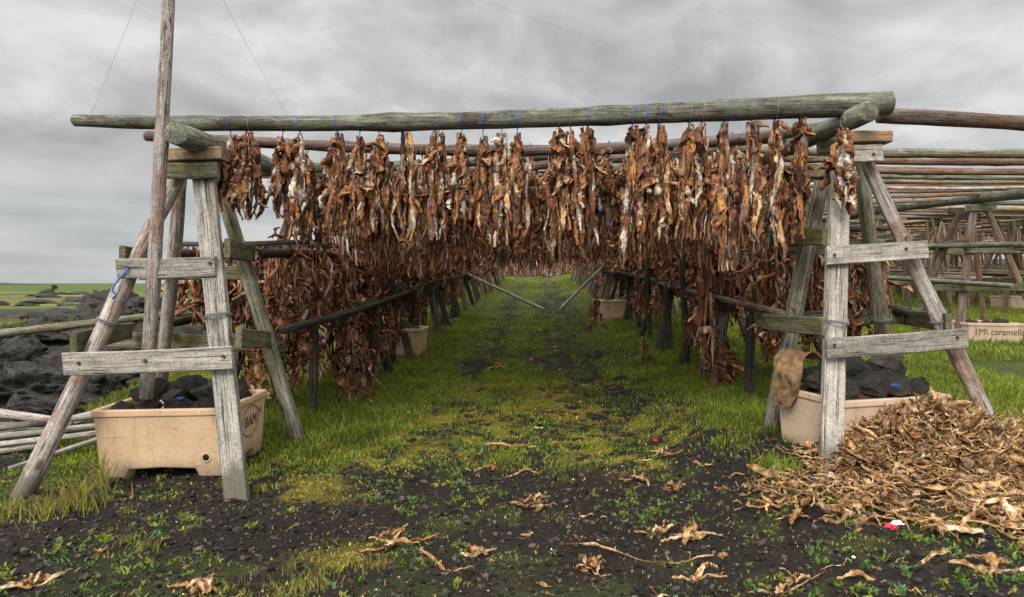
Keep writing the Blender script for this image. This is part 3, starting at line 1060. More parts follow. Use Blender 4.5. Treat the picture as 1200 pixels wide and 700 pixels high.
n_ind = [0]


def part_bundle(x, y, z, L, rp, drop, label, group, blue):
    """near bundle: an Empty with its string and each piece of fish as parts"""
    rg = np.random.RandomState(sd())
    e = empty('fish_bundle', (x, y, z), rg.uniform(0, 6.28) * 0)
    tag(e, label, 'dried fish', group)
    so = bpy.data.objects.new('string', string_mesh(rp, drop, blue)); link(so, e)
    for off, rot, ln, W, cu in bundle_plan(rg, L):
        if cu > 1.5:
            o = bpy.data.objects.new('fish', LIBC[rg.randint(len(LIBC))])
            sc = rg.uniform(.8, 1.2); o.scale = (sc, sc, sc)
        else:
            o = bpy.data.objects.new('fish', LIB[rg.randint(len(LIB))])
            wsc = rg.uniform(.75, 1.15); o.scale = (wsc, wsc, ln)
        o.location = off
        o.rotation_euler = (rot[0], rot[1], rg.uniform(0, 6.28))
        link(o, e)
    n_ind[0] += 1
    return e


def whole_bundle(x, y, z, sc, lib, label, group):
    o = bpy.data.objects.new('fish_bundle', lib[rnd.randrange(len(lib))])
    o.location = (x, y, z); o.rotation_euler = (rnd.uniform(-.04, .04), rnd.uniform(-.04, .04), rnd.uniform(0, 6.28))
    k = rnd.uniform(.85, 1.15)
    o.scale = (k, k, sc)
    link(o); tag(o, label, 'dried fish', group)
    n_ind[0] += 1
    return o


far_parts = []


def far_bundle(x, y, z, sc, lib):
    v, q, t = lib[rnd.randrange(len(lib))]
    a = rnd.uniform(0, 6.28); c, s = math.cos(a), math.sin(a)
    k = rnd.uniform(.9, 1.25)
    vv = np.stack([(v[:, 0] * c - v[:, 1] * s) * k + x, (v[:, 0] * s + v[:, 1] * c) * k + y, v[:, 2] * sc + z], -1)
    far_parts.append((vv, q, t * rnd.uniform(.75, 1.2)))


# front pole: positions measured along the pole (photo x, top y, length in px)
front_bundles = [(268, 163, 108), (292, 150, 124), (330, 168, 130), (350, 160, 150), (394, 156, 165), (421, 167, 150), (444, 163, 165), (477, 152, 170),
                 (514, 146, 165), (541, 160, 150), (566, 172, 140), (588, 164, 150), (606, 164, 150), (655, 150, 165), (668, 158, 150), (689, 150, 165), (741, 146, 170), (757, 152, 150),
                 (772, 142, 165), (807, 140, 175), (822, 150, 150), (849, 136, 175), (880, 134, 170), (907, 130, 175), (936, 124, 175)]
for i, (bx, ty, ln) in enumerate(front_bundles):
    Y = 6.33
    x = PX(bx, Y)
    pz, py = pole_z(FRONT_PTS, x)
    r = lerp(.055, .102, (x + 4.3) / 7.5)
    top = P(bx, ty, Y).z
    drop = max(.015, (pz - r - top) * .45)
    if i == 24: drop = .0
    lab = f'ragged dried fish bundle on the foremost pole, {ordinal(i + 1)} from the left trestle'
    part_bundle(x, py, pz - r - drop, ln * (.66 + .34 * rnd.random() ** .8) * Y / F, r, drop, lab, 'fish bundles on the foremost pole', rnd.random() < .5)
# the last bundle at the right beam end
part_bundle(PX(990, 5.98), 6.02, P(990, 150, 6.0).z, .75, .04, .02, 'short fish bundle tied over the end of the right beam', None, False)

# next poles: near ones individual, then stuff
for pi, (pts, r) in enumerate(main_poles[1:], 1):
    y = pts[0].y
    x0 = -2.75 if pi < 4 else -2.95
    x = x0 + rnd.uniform(0, .2); k = 0
    while x < 2.6:
        pz, py = pole_z(pts, x)
        sc = rnd.uniform(.6, 1.02) if pi < 4 else rnd.uniform(.72, 1.08)
        if pi == 1 and x < -2.25: sc *= .55
        elif pi < 6 and x < -2.0: sc *= .78
        z = pz - r - rnd.uniform(.0, .1)
        k += 1
        g = f'fish bundles on the {ordinal(pi + 1)} pole'
        if pi == 1:
            part_bundle(x, py, z, 1.1 * sc, r, .02, f'brown fish bundle on the sagging pole behind the foremost, {ordinal(k)} from the left', g, rnd.random() < .4)
        elif pi < 6:
            whole_bundle(x, py, z, sc, WHOLE, f'fish bundle on the {ordinal(pi + 1)} pole from the front, {ordinal(k)} from its left end', g)
        else:
            far_bundle(x, py, z, sc, FARLIB)
        x += rnd.uniform(.16, .25) if pi < 6 else rnd.uniform(.15, .25)

# low racks inside both rows
low_count = 0
for side, s in (('left', -1), ('right', 1)):
    cx = -3.35 if s < 0 else 3.25
    y = 7.75; row = 0
    while y < 50:
        row += 1
        zt = 2.16 + gb(cx, y)
        a = Vector((cx - .75, y, zt)); b = Vector((cx + .75, y + rnd.uniform(-.1, .1), zt + rnd.uniform(-.02, .02)))
        st = pole('cross_stick', a, b, .032, .03, M[rnd.choice(['pole_dark', 'pole_brown'])], None, .01, 7) if y < 10 else None
        if st: tag(st, f'short stick across the {side} rack rails under the beam, {ordinal(row)} from the front', 'stick', 'short sticks across the rails')
        x = cx - .68; k = 0
        while x < cx + .68:
            k += 1
            sc = rnd.uniform(.8, 1.2)
            if y < 9.9:
                whole_bundle(x, y, zt - .03, sc, SHORT, f'short fish bundle on the {ordinal(row)} stick of the {side} rack, {ordinal(k)} from the left', f'short fish bundles in the {side} rack')
                low_count += 1
            else:
                far_bundle(x, y, zt - .03, sc, FARSHORT)
            x += rnd.uniform(.11, .17)
        # a sparser lower tier
        if y > 8.3 and rnd.random() < ((.9 if y < 16 else .5) if s < 0 else .6):
            zt2 = 1.30 + gb(cx, y)
            for q in range(rnd.randint(3, 6)):
                xx = cx + rnd.uniform(-.8, .8)
                far_bundle(xx, y + .25, zt2, rnd.uniform(.7, 1.1), FARSHORT)
        y += .6 if y < 25 else 1.2
# fish hanging from the inner lower rails and inner legs near the front
for px_, py_, Y, ln in ((428, 400, 9.2, 1.0), (318, 395, 7.4, .8), (330, 330, 7.5, .7), (300, 400, 7.6, .7), (405, 410, 9.0, .9), (418, 395, 10, .8), (826, 235, 9.3, 1.9), (832, 300, 9.3, 1.4),
                          (660 + 95, 395, 12, .7), (700, 345, 14, .8), (850, 395, 9.6, .8), (842, 400, 9.5, .8), (912, 350, 7.3, .5), (1000, 330, 7.6, .7), (1010, 345, 7.9, .6)):
    p = P(px_, py_, Y)
    far_bundle(p.x, p.y, p.z, ln, FARSHORT if ln < 1.2 else FARLIB)
# the far end of the tunnel is closed by low racks of fish
for yy in (57, 58.5, 60):
    xx = -4.5
    while xx < 4.5:
        for zt in (3.1, 2.0, 1.1):
            far_bundle(xx, yy + rnd.uniform(-.2, .2), gb(xx, yy) + zt, rnd.uniform(.8, 1.1), FARLIB)
        xx += rnd.uniform(.2, .3)
v, q, t = merge(far_parts)
fm = np_obj('hanging_fish', v, [q], M['fish'], None, t)
tag(fm, 'dense mass of brown dried fish hanging deep inside the tunnel', 'dried fish', None, 'stuff')

# ---------------------------------------------------------------- fish tubs
def tub_proto():
    def ring(hx, hy, z, rc):
        out = []
        for (sx, sy, a0) in ((1, 1, 0), (-1, 1, 90), (-1, -1, 180), (1, -1, 270)):
            for k in range(5):
                a = R(a0 + k * 22.5)
                out.append((sx * (hx - rc) + rc * math.cos(a), sy * (hy - rc) + rc * math.sin(a), z))
        return out
    def loft(rings, cap0=True, cap1=True):
        n = len(rings[0]); V = np.array([p for r_ in rings for p in r_]); seg = len(rings) - 1
        i = np.arange(seg)[:, None] * n; j = np.arange(n)[None]; j2 = (j + 1) % n
        q = np.stack([i + j, i + j2, i + n + j2, i + n + j], -1).reshape(-1, 4)
        caps = []
        if cap0: caps.append(np.arange(n)[::-1])
        if cap1: caps.append(np.arange(n) + seg * n)
        return V, q, (np.array(caps) if caps else None)
    e = empty('fish_tub', (0, 0, 0))
    hx, hy = .60, .51

    def full(inx, iny, z, rc, notch=None):
        """rounded rectangle with extra points along its sides; notch = height of the cut-outs between the corner feet"""
        ax, ay = hx - inx, hy - iny
        out = []
        cor = [(1, 1, 0), (-1, 1, 90), (-1, -1, 180), (1, -1, 270)]
        for ci, (sx, sy, a0) in enumerate(cor):
            for k in range(5):
                t_ = R(a0 + k * 22.5)
                out.append((sx * (ax - rc) + rc * math.cos(t_), sy * (ay - rc) + rc * math.sin(t_), z))
            nx_, ny_, _ = cor[(ci + 1) % 4]
            if sy == ny_:
                for f in (.62, .55, 0, -.55, -.62):
                    out.append((sx * ax * f, sy * ay, z if notch is None or abs(f) > .6 else notch + (.012 if f == 0 else 0)))
            else:
                for f in (.55, .48, 0, -.48, -.55):
                    out.append((sx * ax, sy * ay * f, z if notch is None or abs(f) > .5 else notch))
        return out
    rings = [full(.16, .15, .078, .03), full(.135, .125, 0, .03, .077), full(.062, .058, 0, .03, .074), full(.054, .051, .012, .035, .080),
             full(.046, .044, .10, .035), full(.028, .028, .38, .035), full(.018, .018, .55, .035), full(.002, .002, .56, .04),
             full(0, 0, .57, .04), full(0, 0, .608, .04), full(.008, .008, .618, .04), full(.045, .045, .618, .04), full(.055, .055, .605, .04), full(.09, .09, .2, .04)]
    V, q, c = loft(rings)
    o = np_obj('shell', V, [q, c], M['tub'], e)
    for pg in o.data.polygons: pg.use_smooth = False
    bv = o.modifiers.new('soft_edges', 'BEVEL'); bv.width = .006; bv.segments = 2; bv.limit_method = 'ANGLE'; bv.angle_limit = R(35)
    # drain: a raised boss and a solid black disc painting the shade of its hole, low at the right end of the front wall
    a = np.linspace(0, 2 * math.pi, 20, endpoint=False)
    def drain(x, yy):
        rr = []
        for r_, dy in ((.05, .012), (.046, -.008), (.030, -.010), (.027, .028)):
            rr.append([(x + r_ * math.cos(t_), yy + dy, .175 + r_ * math.sin(t_)) for t_ in a[::-1]])
        V, q, c = loft(rr, False, False)
        o = np_obj('drain', V, [q], M['tub'], e)
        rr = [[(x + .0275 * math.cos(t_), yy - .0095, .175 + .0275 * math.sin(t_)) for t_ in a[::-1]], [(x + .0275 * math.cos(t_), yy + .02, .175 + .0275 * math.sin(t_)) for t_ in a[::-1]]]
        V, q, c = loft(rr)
        np_obj('hole_shade', V, [q, c], M['black'], o)  # closed black plug; the darkness of the opening is its colour
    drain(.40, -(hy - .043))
    return e


tub0 = tub_proto()
tub_kids = [(c, list(c.children)) for c in tub0.children]


def place_tub(x, y, z, rz, label, first=False, pale=False, group='fish tubs weighing down the trestles'):
    if first:
        t = tub0
    else:
        t = tub0.copy(); COL.objects.link(t)
        for c, gs in tub_kids:
            cc = c.copy(); COL.objects.link(cc); cc.parent = t
            if pale:
                cc.data = c.data.copy(); cc.data.materials.clear(); cc.data.materials.append(M['tub_pale'])
            for g in gs:
                gg = g.copy(); COL.objects.link(gg); gg.parent = cc
    t.location = (x, y, z); t.rotation_euler = (R(rnd.uniform(-1, 1)), R(rnd.uniform(-1, 1)), rz)
    tag(t, label, 'tub', group)
    return t


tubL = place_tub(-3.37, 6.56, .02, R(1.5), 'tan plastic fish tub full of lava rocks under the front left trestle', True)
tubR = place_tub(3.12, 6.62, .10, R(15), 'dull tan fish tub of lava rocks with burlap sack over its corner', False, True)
tubs_far = [(-2.88, 13.8, .02, 'tan fish tub standing under the left row of the tunnel'), (2.35, 19.6, .1, 'tan fish tub far down the right row of the tunnel'),
            (9.55, 14.7, 0, 'tan fish tub with handwriting under the nearest field trestle'), (16.4, 23.4, .1, 'tan fish tub under the second row of field trestles')]
far_tubs = []
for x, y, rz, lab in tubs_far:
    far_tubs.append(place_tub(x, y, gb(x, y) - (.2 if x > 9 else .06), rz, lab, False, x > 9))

def text_mesh(name, body, size, mat, parent, loc, rot, ext=.0015):
    cu = bpy.data.curves.new(name, 'FONT'); cu.body = body; cu.size = size; cu.extrude = ext; cu.align_x = 'CENTER'; cu.align_y = 'CENTER'
    o = bpy.data.objects.new(name, cu); COL.objects.link(o)
    bpy.context.view_layer.update()
    me = bpy.data.meshes.new_from_object(o.evaluated_get(bpy.context.evaluated_depsgraph_get()))
    bpy.data.objects.remove(o)
    me.name = name; me.materials.clear(); me.materials.append(mat)
    o2 = bpy.data.objects.new(name, me); o2.location = loc; o2.rotation_euler = rot
    return link(o2, parent)


# emblem on the right-hand wall of the left tub: an oval ring with letters
hw = .60
em_x = hw - .028 + .004
pts = [Vector((0, .20 * math.cos(2 * math.pi * k / 40), .15 * math.sin(2 * math.pi * k / 40))) for k in range(41)]
oval = curve_tube('emblem_ring', pts, .0055, M['ink'], tubL, 5, Vector((0, 0, 0)))
oval.matrix_basis = Matrix.Translation((em_x, .10, .38)) @ Matrix.Rotation(R(4), 4, 'Y') @ Matrix.Scale(.3, 4, (1, 0, 0))
text_mesh('emblem_text', 'BAM', .15, M['ink'], tubL, (em_x + .002, .10, .38), (R(90), 0, R(90)), .002).rotation_euler = Euler((R(93.5), 0, R(90)))
text_mesh('stamped_mark', 'H', .08, M['ink'], tubL, (em_x + .004, .34, .44), (R(93.5), 0, R(90)), .002)
text_mesh('handwriting', '1M\\ caramella', .19, M['ink'], far_tubs[2], (.06, -.491, .43), (R(93.5), 0, 0), .002)

# ---------------------------------------------------------------- lava rocks
def rock_mesh(name, seed, sub=3, rough=.35, flat=.8, mat=None):
    bm = bmesh.new(); bmesh.ops.create_icosphere(bm, subdivisions=sub, radius=1)
    rg = random.Random(seed)
    from mathutils import noise as mn
    o = Vector((rg.uniform(-50, 50), rg.uniform(-50, 50), rg.uniform(-50, 50)))
    for v in bm.verts:
        d = v.co.normalized()
        n = mn.fractal(d * 1.2 + o, 1, 2, 4) * rough * .8 + mn.fractal(d * 3.5 + o, .8, 2, 4) * rough * .32 - abs(mn.noise(d * 2.6 + o)) * rough * .7 + mn.fractal(d * 11 + o, .6, 2, 3) * rough * .16 + rough * .15
        v.co = d * (.9 + n)
        v.co.z *= flat
    me = bpy.data.meshes.new(name); bm.to_mesh(me); bm.free()
    for p_ in me.polygons: p_.use_smooth = True
    me.materials.append(mat or M['lava'])
    return me


def chunk_mesh(name, seed, mat):
    from mathutils import noise as mn
    rg = random.Random(seed); bm = bmesh.new()
    for k in range(17):
        d = Vector((rg.gauss(0, 1), rg.gauss(0, 1), rg.gauss(0, 1))).normalized() * rg.uniform(.8, 1.08)
        d.z *= .85; bm.verts.new(d)
    r_ = bmesh.ops.convex_hull(bm, input=bm.verts[:])
    loose = [v for v in bm.verts if not v.link_faces]
    bmesh.ops.delete(bm, geom=loose, context='VERTS')
    bmesh.ops.subdivide_edges(bm, edges=bm.edges[:], cuts=4, use_grid_fill=True)
    o = Vector((rg.uniform(-50, 50), rg.uniform(-50, 50), 0))
    for _ in range(1):
        bmesh.ops.smooth_vert(bm, verts=bm.verts[:], factor=.35, use_axis_x=True, use_axis_y=True, use_axis_z=True)
    for v in bm.verts:
        v.co += v.co.normalized() * (mn.fractal(v.co * 2.5 + o, .8, 2, 4) * .10 + mn.noise(v.co * 8 + o) * .05)
    bmesh.ops.recalc_face_normals(bm, faces=bm.faces[:])
    me = bpy.data.meshes.new(name); bm.to_mesh(me); bm.free()
    for p_ in me.polygons: p_.use_smooth = False
    me.materials.append(mat)
    return me


ROCKS = [chunk_mesh('lava_rock', 40 + k, [M['lava'], M['lava'], M['lava_grey'], M['lava'], M['lava_brown'], M['lava_grey'], M['lava_mid']][k]) for k in range(7)]
BOULD = [rock_mesh('lava_boulder', 60 + k, 5, .45, .7) for k in range(6)]


def rock(x, y, z, s, label, group, lib=ROCKS, name='lava_rock', flat=1):
    o = bpy.data.objects.new(name, lib[rnd.randrange(len(lib))])
    o.location = (x, y, z); o.rotation_euler = (rnd.uniform(-.3, .3), rnd.uniform(-.3, .3), rnd.uniform(0, 6.28))
    o.scale = (s * rnd.uniform(.9, 1.15), s * rnd.uniform(.9, 1.15), s * flat)
    link(o); tag(o, label, 'rock', group)
    return o


placesL = [(-.42, -.30, .14), (-.18, -.34, .12), (.08, -.30, .15), (.36, -.33, .13), (-.4, .02, .17), (-.1, 0, .17), (.2, .02, .19), (.44, .05, .14), (-.3, .3, .15), (0, .3, .17), (.32, .32, .14)]
words_x = lambda u: 'left' if u < -.2 else 'middle' if u < .2 else 'right'
words_y = lambda v_: 'front' if v_ < -.15 else 'centre' if v_ < .15 else 'back'
for tub, nm, hh, pl in ((tubL, 'front left tub', .60, placesL), (tubR, 'front right tub', .66, placesL)):
    row_n = {}
    for u, v_, s in pl:
        row_n[words_y(v_)] = row_n.get(words_y(v_), 0) + 1
        a = tub.rotation_euler.z
        x = tub.location.x + u * math.cos(a) - v_ * math.sin(a); y = tub.location.y + u * math.sin(a) + v_ * math.cos(a)
        big = 1.0
        s *= rnd.uniform(.75, 1.3); zz = tub.location.z + hh - .03 + .07 * (v_ > -.2) + rnd.uniform(-.02, .05)
        if tub is tubR: big = 1.2; zz += .05 * (abs(u) < .3)
        rock(x, y, zz, s * big, f'black lava rock in the {nm}, {ordinal(row_n[words_y(v_)])} from the left in its {words_y(v_)} row', f'lava rocks in the {nm}', [ROCKS[0], ROCKS[1], ROCKS[3], ROCKS[6], ROCKS[6]])
for tub, nm in ((tubL, 'front left tub'), (tubR, 'front right tub')):
    for u, v_, s, wd in ((-.26, -.05, .15, 'left end'), (.02, .08, .17, 'middle'), (.30, -.02, .15, 'right end')):
        rock(tub.location.x + u, tub.location.y + v_ + u * .2 * (tub is tubR), tub.location.z + .72, s, f'black lava rock topping the heap in the {nm}, at its {wd}', f'lava rocks in the {nm}', [ROCKS[0], ROCKS[3], ROCKS[6]])
brown = rock(tubR.location.x - .12, tubR.location.y + .12, tubR.location.z + .93, .16, 'brownish lava rock on top of the pile in the front right tub', None, [ROCKS[4]])
grey = rock(tubR.location.x + .28, tubR.location.y + .08, tubR.location.z + .90, .17, 'tall grey lava rock topping the pile in the front right tub', None, [ROCKS[2]])
for t_, nm in zip(far_tubs, ('left tunnel row', 'right tunnel row', 'handwritten tub', 'second field row')):
    for u in (-.3, .05, .34):
        rock(t_.location.x + u, t_.location.y - .1, t_.location.z + .56, .19, f'dark rock in the far tub of the {nm}, {words_x(u)} one', 'rocks in the far tubs')

# boulders of the old lava field on the left
bl = [(38, 452, 9.6, .85, .62), (8, 425, 10.4, .7, .8), (92, 420, 10.2, .6, .6), (100, 372, 17.5, .95, .7), (65, 374, 18, .75, .6), (128, 384, 16, .7, .55), (10, 384, 16, .5, .6), (132, 346, 30, 1.1, .45), (165, 352, 26, .9, .5),
      (215, 392, 13.4, .75, .65), (185, 400, 12.6, .5, .6), (235, 380, 15, .6, .6), (20, 402, 13, .5, .4), (150, 402, 12.2, .55, .55), (105, 405, 12.5, .5, .5), (-30, 430, 9.6, .7, .8), (60, 480, 8.6, .35, .5), (120, 362, 22, .8, .5), (205, 362, 22, .9, .5)]
bdesc = ['largest black lava boulder beside the stacked grey poles', 'black lava boulder at the left edge behind the largest one', 'low lava boulder right of the largest one near the trestle leg', 'broad lava boulder standing beyond the mossy pole', 'lava boulder left of the broad one beyond the mossy pole',
         'lava boulder by the left trestle leg beyond the mossy pole', 'small lava boulder at the left edge beyond the mossy pole', 'far lava boulder near the horizon behind the left trestle', 'far low lava boulder just right of the horizon one', 'lava boulder seen between the left trestle legs', 'small lava boulder behind the mast foot', 'lava boulder behind the left trestle near the fish', 'flat lava stone just under the mossy pole',
         'lava boulder behind the mossy crossboard of the left trestle', 'lava stone left of the trestle leg under the mossy pole', 'lava boulder at the very left edge of the picture', 'small lava boulder behind the stacked grey poles', 'far lava boulder behind the broad one', 'far lava boulder seen right of the mast']
for (px_, py_, Y, s, fl), d in zip(bl, bdesc):
    p = P(px_, py_, Y)
    zc_ = max(p.z * .55, s * fl * .2)
    rock(p.x, p.y, zc_, s * 1.12, d, 'lava boulders on the left', BOULD, 'lava_boulder', min(1.05, max(fl * 1.15, zc_ / s * 1.3)))

# long mossy pole and stack of old poles on the left
o = pole('mossy_pole', P(-70, 399, 9.1), P(250, 363, 10.3), .062, .05, M['plank_moss'], None, .004, 12)
tag(o, 'long mossy pole lying across the lava boulders behind the left trestle', 'pole')
stack = [((-80, 474, 7.3), (64, 493, 7.2), .05), ((-80, 512, 7.0), (112, 488, 7.6), .038), ((-80, 519, 6.9), (116, 499, 7.4), .036), ((-80, 531, 6.75), (112, 508, 7.2), .034), ((-80, 541, 6.65), (62, 521, 7.1), .036),
         ((12, 550, 6.45), (117, 514, 7.0), .034), ((-80, 499, 7.2), (84, 497, 7.5), .036), ((-80, 524, 7.1), (96, 494, 7.7), .034), ((30, 504, 7.5), (118, 482, 7.9), .034), ((-80, 508, 7.35), (100, 503, 7.55), .036)]
sdesc = ['thick brown pole on top of the grey pole stack', 'grey pole sloping up at the back of the stack', 'grey pole second from the top of the sloping ones in the stack', 'pale grey pole in the middle of the stack', 'pale pole low at the front of the stack', 'thin pole slanting out at the right front of the stack',
         'grey pole just under the thick brown one in the stack', 'thin grey pole behind the middle of the stack', 'short pole end sticking out at the stack rear near the tub', 'level grey pole crossing the stack under the brown one']
for (a, b, r), d in zip(stack, sdesc):
    tag(pole('stacked_pole', P(*a), P(*b), r, r * .85, M['plank' if r < .045 else 'pole_pink'], None, .006, 9), d, 'pole', 'old poles stacked on the ground')

# burlap sack draped over the corner of the right tub
def sack():
    nx, ny = 22, 26
    V = []
    for j in range(ny):
        v_ = j / (ny - 1)
        for i in range(nx):
            u = i / (nx - 1)
            # profile: lies on the rocks, bends over the rim and hangs down the outside
            s = v_ * .82
            if s < .26:
                o_, z = .20 - s, .10 * math.sin(s / .26 * math.pi) + .0
            else:
                b_ = s - .26
                o_ = -.06 - .07 * min(1, b_ / .12) + .04 * b_
                z = -b_
            w = (.16 + .08 * math.sin(v_ * 2.4 + .5)) * (1 - .25 * v_)
            t_ = (u - .5) * 2
            wob = .03 * math.sin(u * 15 + v_ * 4) + .02 * math.sin(u * 31 - v_ * 7) + .02 * math.sin(v_ * 17 + u * 6)
            V.append((o_ + wob * .9 - .05 * (1 - t_ * t_) * (s > .2), t_ * w + .03 * math.sin(v_ * 8), z + .03 * math.sin(u * 9 + 2) * (v_ > .9) + wob * .3))
    V = np.array(V)
    i, j = np.meshgrid(np.arange(nx - 1), np.arange(ny - 1))
    q = np.stack([j * nx + i, j * nx + i + 1, (j + 1) * nx + i + 1, (j + 1) * nx + i], -1).reshape(-1, 4)
    o = np_obj('burlap_sack', V, [q], M['burlap'])
    md = o.modifiers.new('thickness', 'SOLIDIFY'); md.thickness = .014
    md = o.modifiers.new('smooth', 'SUBSURF'); md.levels = 1; md.render_levels = 1
    return o


sk = sack()
sk.location = P(931, 421, 6.72); sk.rotation_euler = (0, 0, R(20)); sk.scale = (.9, .88, .82)
tag(sk, 'brown burlap sack draped over the corner of the right tub', 'sack')

# ---------------------------------------------------------------- ground
def lines(core0, core1, step, lo, hi, grow=1.16):
    c = list(np.arange(core0, core1 + 1e-6, step))
    up_, d = [], step
    v_ = core1
    while v_ < hi: d *= grow; v_ += d; up_.append(v_)
    dn, d = [], step
    v_ = core0
    while v_ > lo: d *= grow; v_ -= d; dn.append(v_)
    return np.array(dn[::-1] + c + up_)


gx = lines(-5.6, 5.6, .05, -3500, 3500, 1.09)
gy = lines(3.2, 10.5, .05, -1500, 5000, 1.06)
GX, GY = np.meshgrid(gx, gy)
xf, yf = GX.ravel(), GY.ravel()
zf = ground(xf, yf)
G, MO = soil_masks(xf, yf)
n_ = fbm(xf * 1.7, yf * 1.7, 77)[:, None]
soil = np.array((.026, .0195, .015)) * (.7 + .6 * n_)
grn = np.array((.075, .095, .016)) * (.6 + .8 * n_)
mos = np.array((.27, .235, .03)) * (.5 + n_)
g_ = sm(.25, .8, G + .25 * (n_[:, 0] - .5))[:, None] * .85
colr = soil * (1 - g_) + grn * g_
colr = colr * (1 - MO[:, None] * .85) + mos * MO[:, None] * .85
# the open field on the left: green with ochre bands
fl = (sm(8, 12, -xf) * sm(13, 20, yf))[:, None]
band = fbm(xf * .09 + 5, yf * .10, 91, 7)[:, None]; band2 = fbm(xf * .16, yf * .2, 95, 7)[:, None]
field = np.array((.10, .135, .02)) * (1 - sm(.44, .56, band)) + np.array((.24, .17, .05)) * sm(.44, .56, band)
field = field * (.6 + .8 * band2)
dk = .85 * sm(.52, .6, band2) * (yf[:, None] < 120)
field = field * (1 - dk) + np.array((.025, .023, .02)) * dk
farg = sm(90, 160, yf)[:, None]
field = field * (1 - farg) + np.array((.06, .10, .016)) * (.7 + .6 * band2) * farg
colr = colr * (1 - fl) + field * fl
ny_, nx_ = GX.shape
i, j = np.meshgrid(np.arange(nx_ - 1), np.arange(ny_ - 1))
q = np.stack([j * nx_ + i, j * nx_ + i + 1, (j + 1) * nx_ + i + 1, (j + 1) * nx_ + i], -1).reshape(-1, 4)
gd = np_obj('ground', np.stack([xf, yf, zf], -1), [q], M['ground'], None, colr)
tag(gd, kind='structure')

# ---------------------------------------------------------------- grass
def blades(name, x, y, h, w, col, lean, label, cat='grass'):
    n = len(x)
    z = ground(x, y) - .01
    a = nrs.uniform(0, 2 * math.pi, n); b_ = nrs.uniform(0, 2 * math.pi, n)
    dx, dy = np.cos(a) * w / 2, np.sin(a) * w / 2
    lx, ly = np.cos(b_) * h * lean, np.sin(b_) * h * lean
    V = np.zeros((n, 5, 3))
    V[:, 0] = np.stack([x - dx, y - dy, z], -1); V[:, 1] = np.stack([x + dx, y + dy, z], -1)
    V[:, 2] = np.stack([x + dx * .8 + lx * .35, y + dy * .8 + ly * .35, z + h * .55], -1)
    V[:, 3] = np.stack([x - dx * .8 + lx * .35, y - dy * .8 + ly * .35, z + h * .55], -1)
    V[:, 4] = np.stack([x + lx, y + ly, z + h * (1 - .25 * lean)], -1)
    b = np.arange(n)[:, None] * 5
    quads = b + np.array([[0, 1, 2, 3]]); tris = b + np.array([[3, 2, 4]])
    T = np.repeat(col[:, None], 5, 1).reshape(-1, 3)
    o = np_obj(name, V.reshape(-1, 3), [quads, tris], M['grass'], None, T, False)
    tag(o, label, cat, None, 'stuff')
    return o


def scatter(n, x0, x1, y0, y1, power=1.0):
    x = nrs.uniform(x0, x1, n)
    u = nrs.rand(n)
    y = y0 * (y1 / y0) ** u if power == 0 else nrs.uniform(y0, y1, n)
    return x, y


GREEN = np.array([(.17, .235, .025), (.22, .27, .03), (.12, .185, .02), (.28, .28, .035), (.09, .145, .02)])
DRY = np.array([(.28, .22, .07), (.33, .22, .08), (.22, .20, .05)])


def grass_cols(n, x, y, mo):
    c = GREEN[nrs.randint(0, len(GREEN), n)] * nrs.uniform(.7, 1.3, (n, 1))
    tone = fbm(x * 1.6, y * 1.6, 55)[:, None]
    c = c * (.35 + 1.3 * tone)
    d = nrs.rand(n) < (.08 + .25 * mo)
    c[d] = DRY[nrs.randint(0, 3, d.sum())] * nrs.uniform(.7, 1.2, (d.sum(), 1))
    return c * (1 - .0 * mo[:, None])


# dense grass from the near edge to the far end of the racks
X, Y = [], []
for (n, x0, x1, y0, y1) in ((230000, -6, 7, 4.2, 12), (110000, -5.5, 16, 12, 22), (60000, -5, 26, 22, 60)):
    a, b = scatter(n, x0, x1, y0, y1); X.append(a); Y.append(b)
X = np.concatenate(X); Y = np.concatenate(Y)
G, MO = soil_masks(X, Y)
clump = fbm(X * 2.3, Y * 2.3, 41)
clump2 = fbm(X * 6, Y * 6, 43)
keep = (nrs.rand(len(X)) < sm(.2, .8, G * (.25 + .8 * clump + .7 * clump2))) & ~((np.hypot(X - HEAP[0], (Y - HEAP[1]) * 1.2) < 1.25))
keep &= ~((np.abs(X + 3.37) < .62) & (np.abs(Y - 6.56) < .53))
keep &= ~((np.abs(X - 3.12) < .62) & (np.abs(Y - 6.62) < .6))
X, Y, G, MO, clump, clump2 = X[keep], Y[keep], G[keep], MO[keep], clump[keep], clump2[keep]
far_ = 1 + .035 * np.clip(Y - 8, 0, 40)
tall = sm(1.6, 2.6, np.abs(X)) * sm(6, 8, Y)
short = MO * .6
h = (.035 + .05 * nrs.rand(len(X)) + tall * (.02 + .14 * nrs.rand(len(X)) * (clump + clump2 - .25) * .8)) * (1 - short * .6) * far_ ** .4 * (1 - .55 * sm(7.0, 5.6, Y))
w = (.007 + .010 * nrs.rand(len(X))) * far_ ** 1.2
gcol = grass_cols(len(X), X, Y, MO)
blades('grass', X, Y, h, w, gcol, nrs.uniform(.1, .75, len(X)), 'green grass growing along the path and under the racks')

# rough grass between the boulders on the left
X, Y = scatter(60000, -26, -4.6, 7.5, 32)
cl = fbm(X * .5, Y * .9, 47); cl2 = fbm(X * 2, Y * 2, 48)
keep = (nrs.rand(len(X)) < sm(.42, .62, cl * .7 + cl2 * .3)) & (X > -Y * .95)
X, Y, cl = X[keep], Y[keep], cl[keep]
gcol = grass_cols(len(X), X, Y, np.full(len(X), .9))
blades('field_grass', X, Y, (.05 + .14 * nrs.rand(len(X))) * (1 + .01 * Y), (.008 + .01 * nrs.rand(len(X))) * (1 + .05 * Y), gcol, nrs.uniform(.1, .8, len(X)), 'rough yellow green grass between the lava boulders')

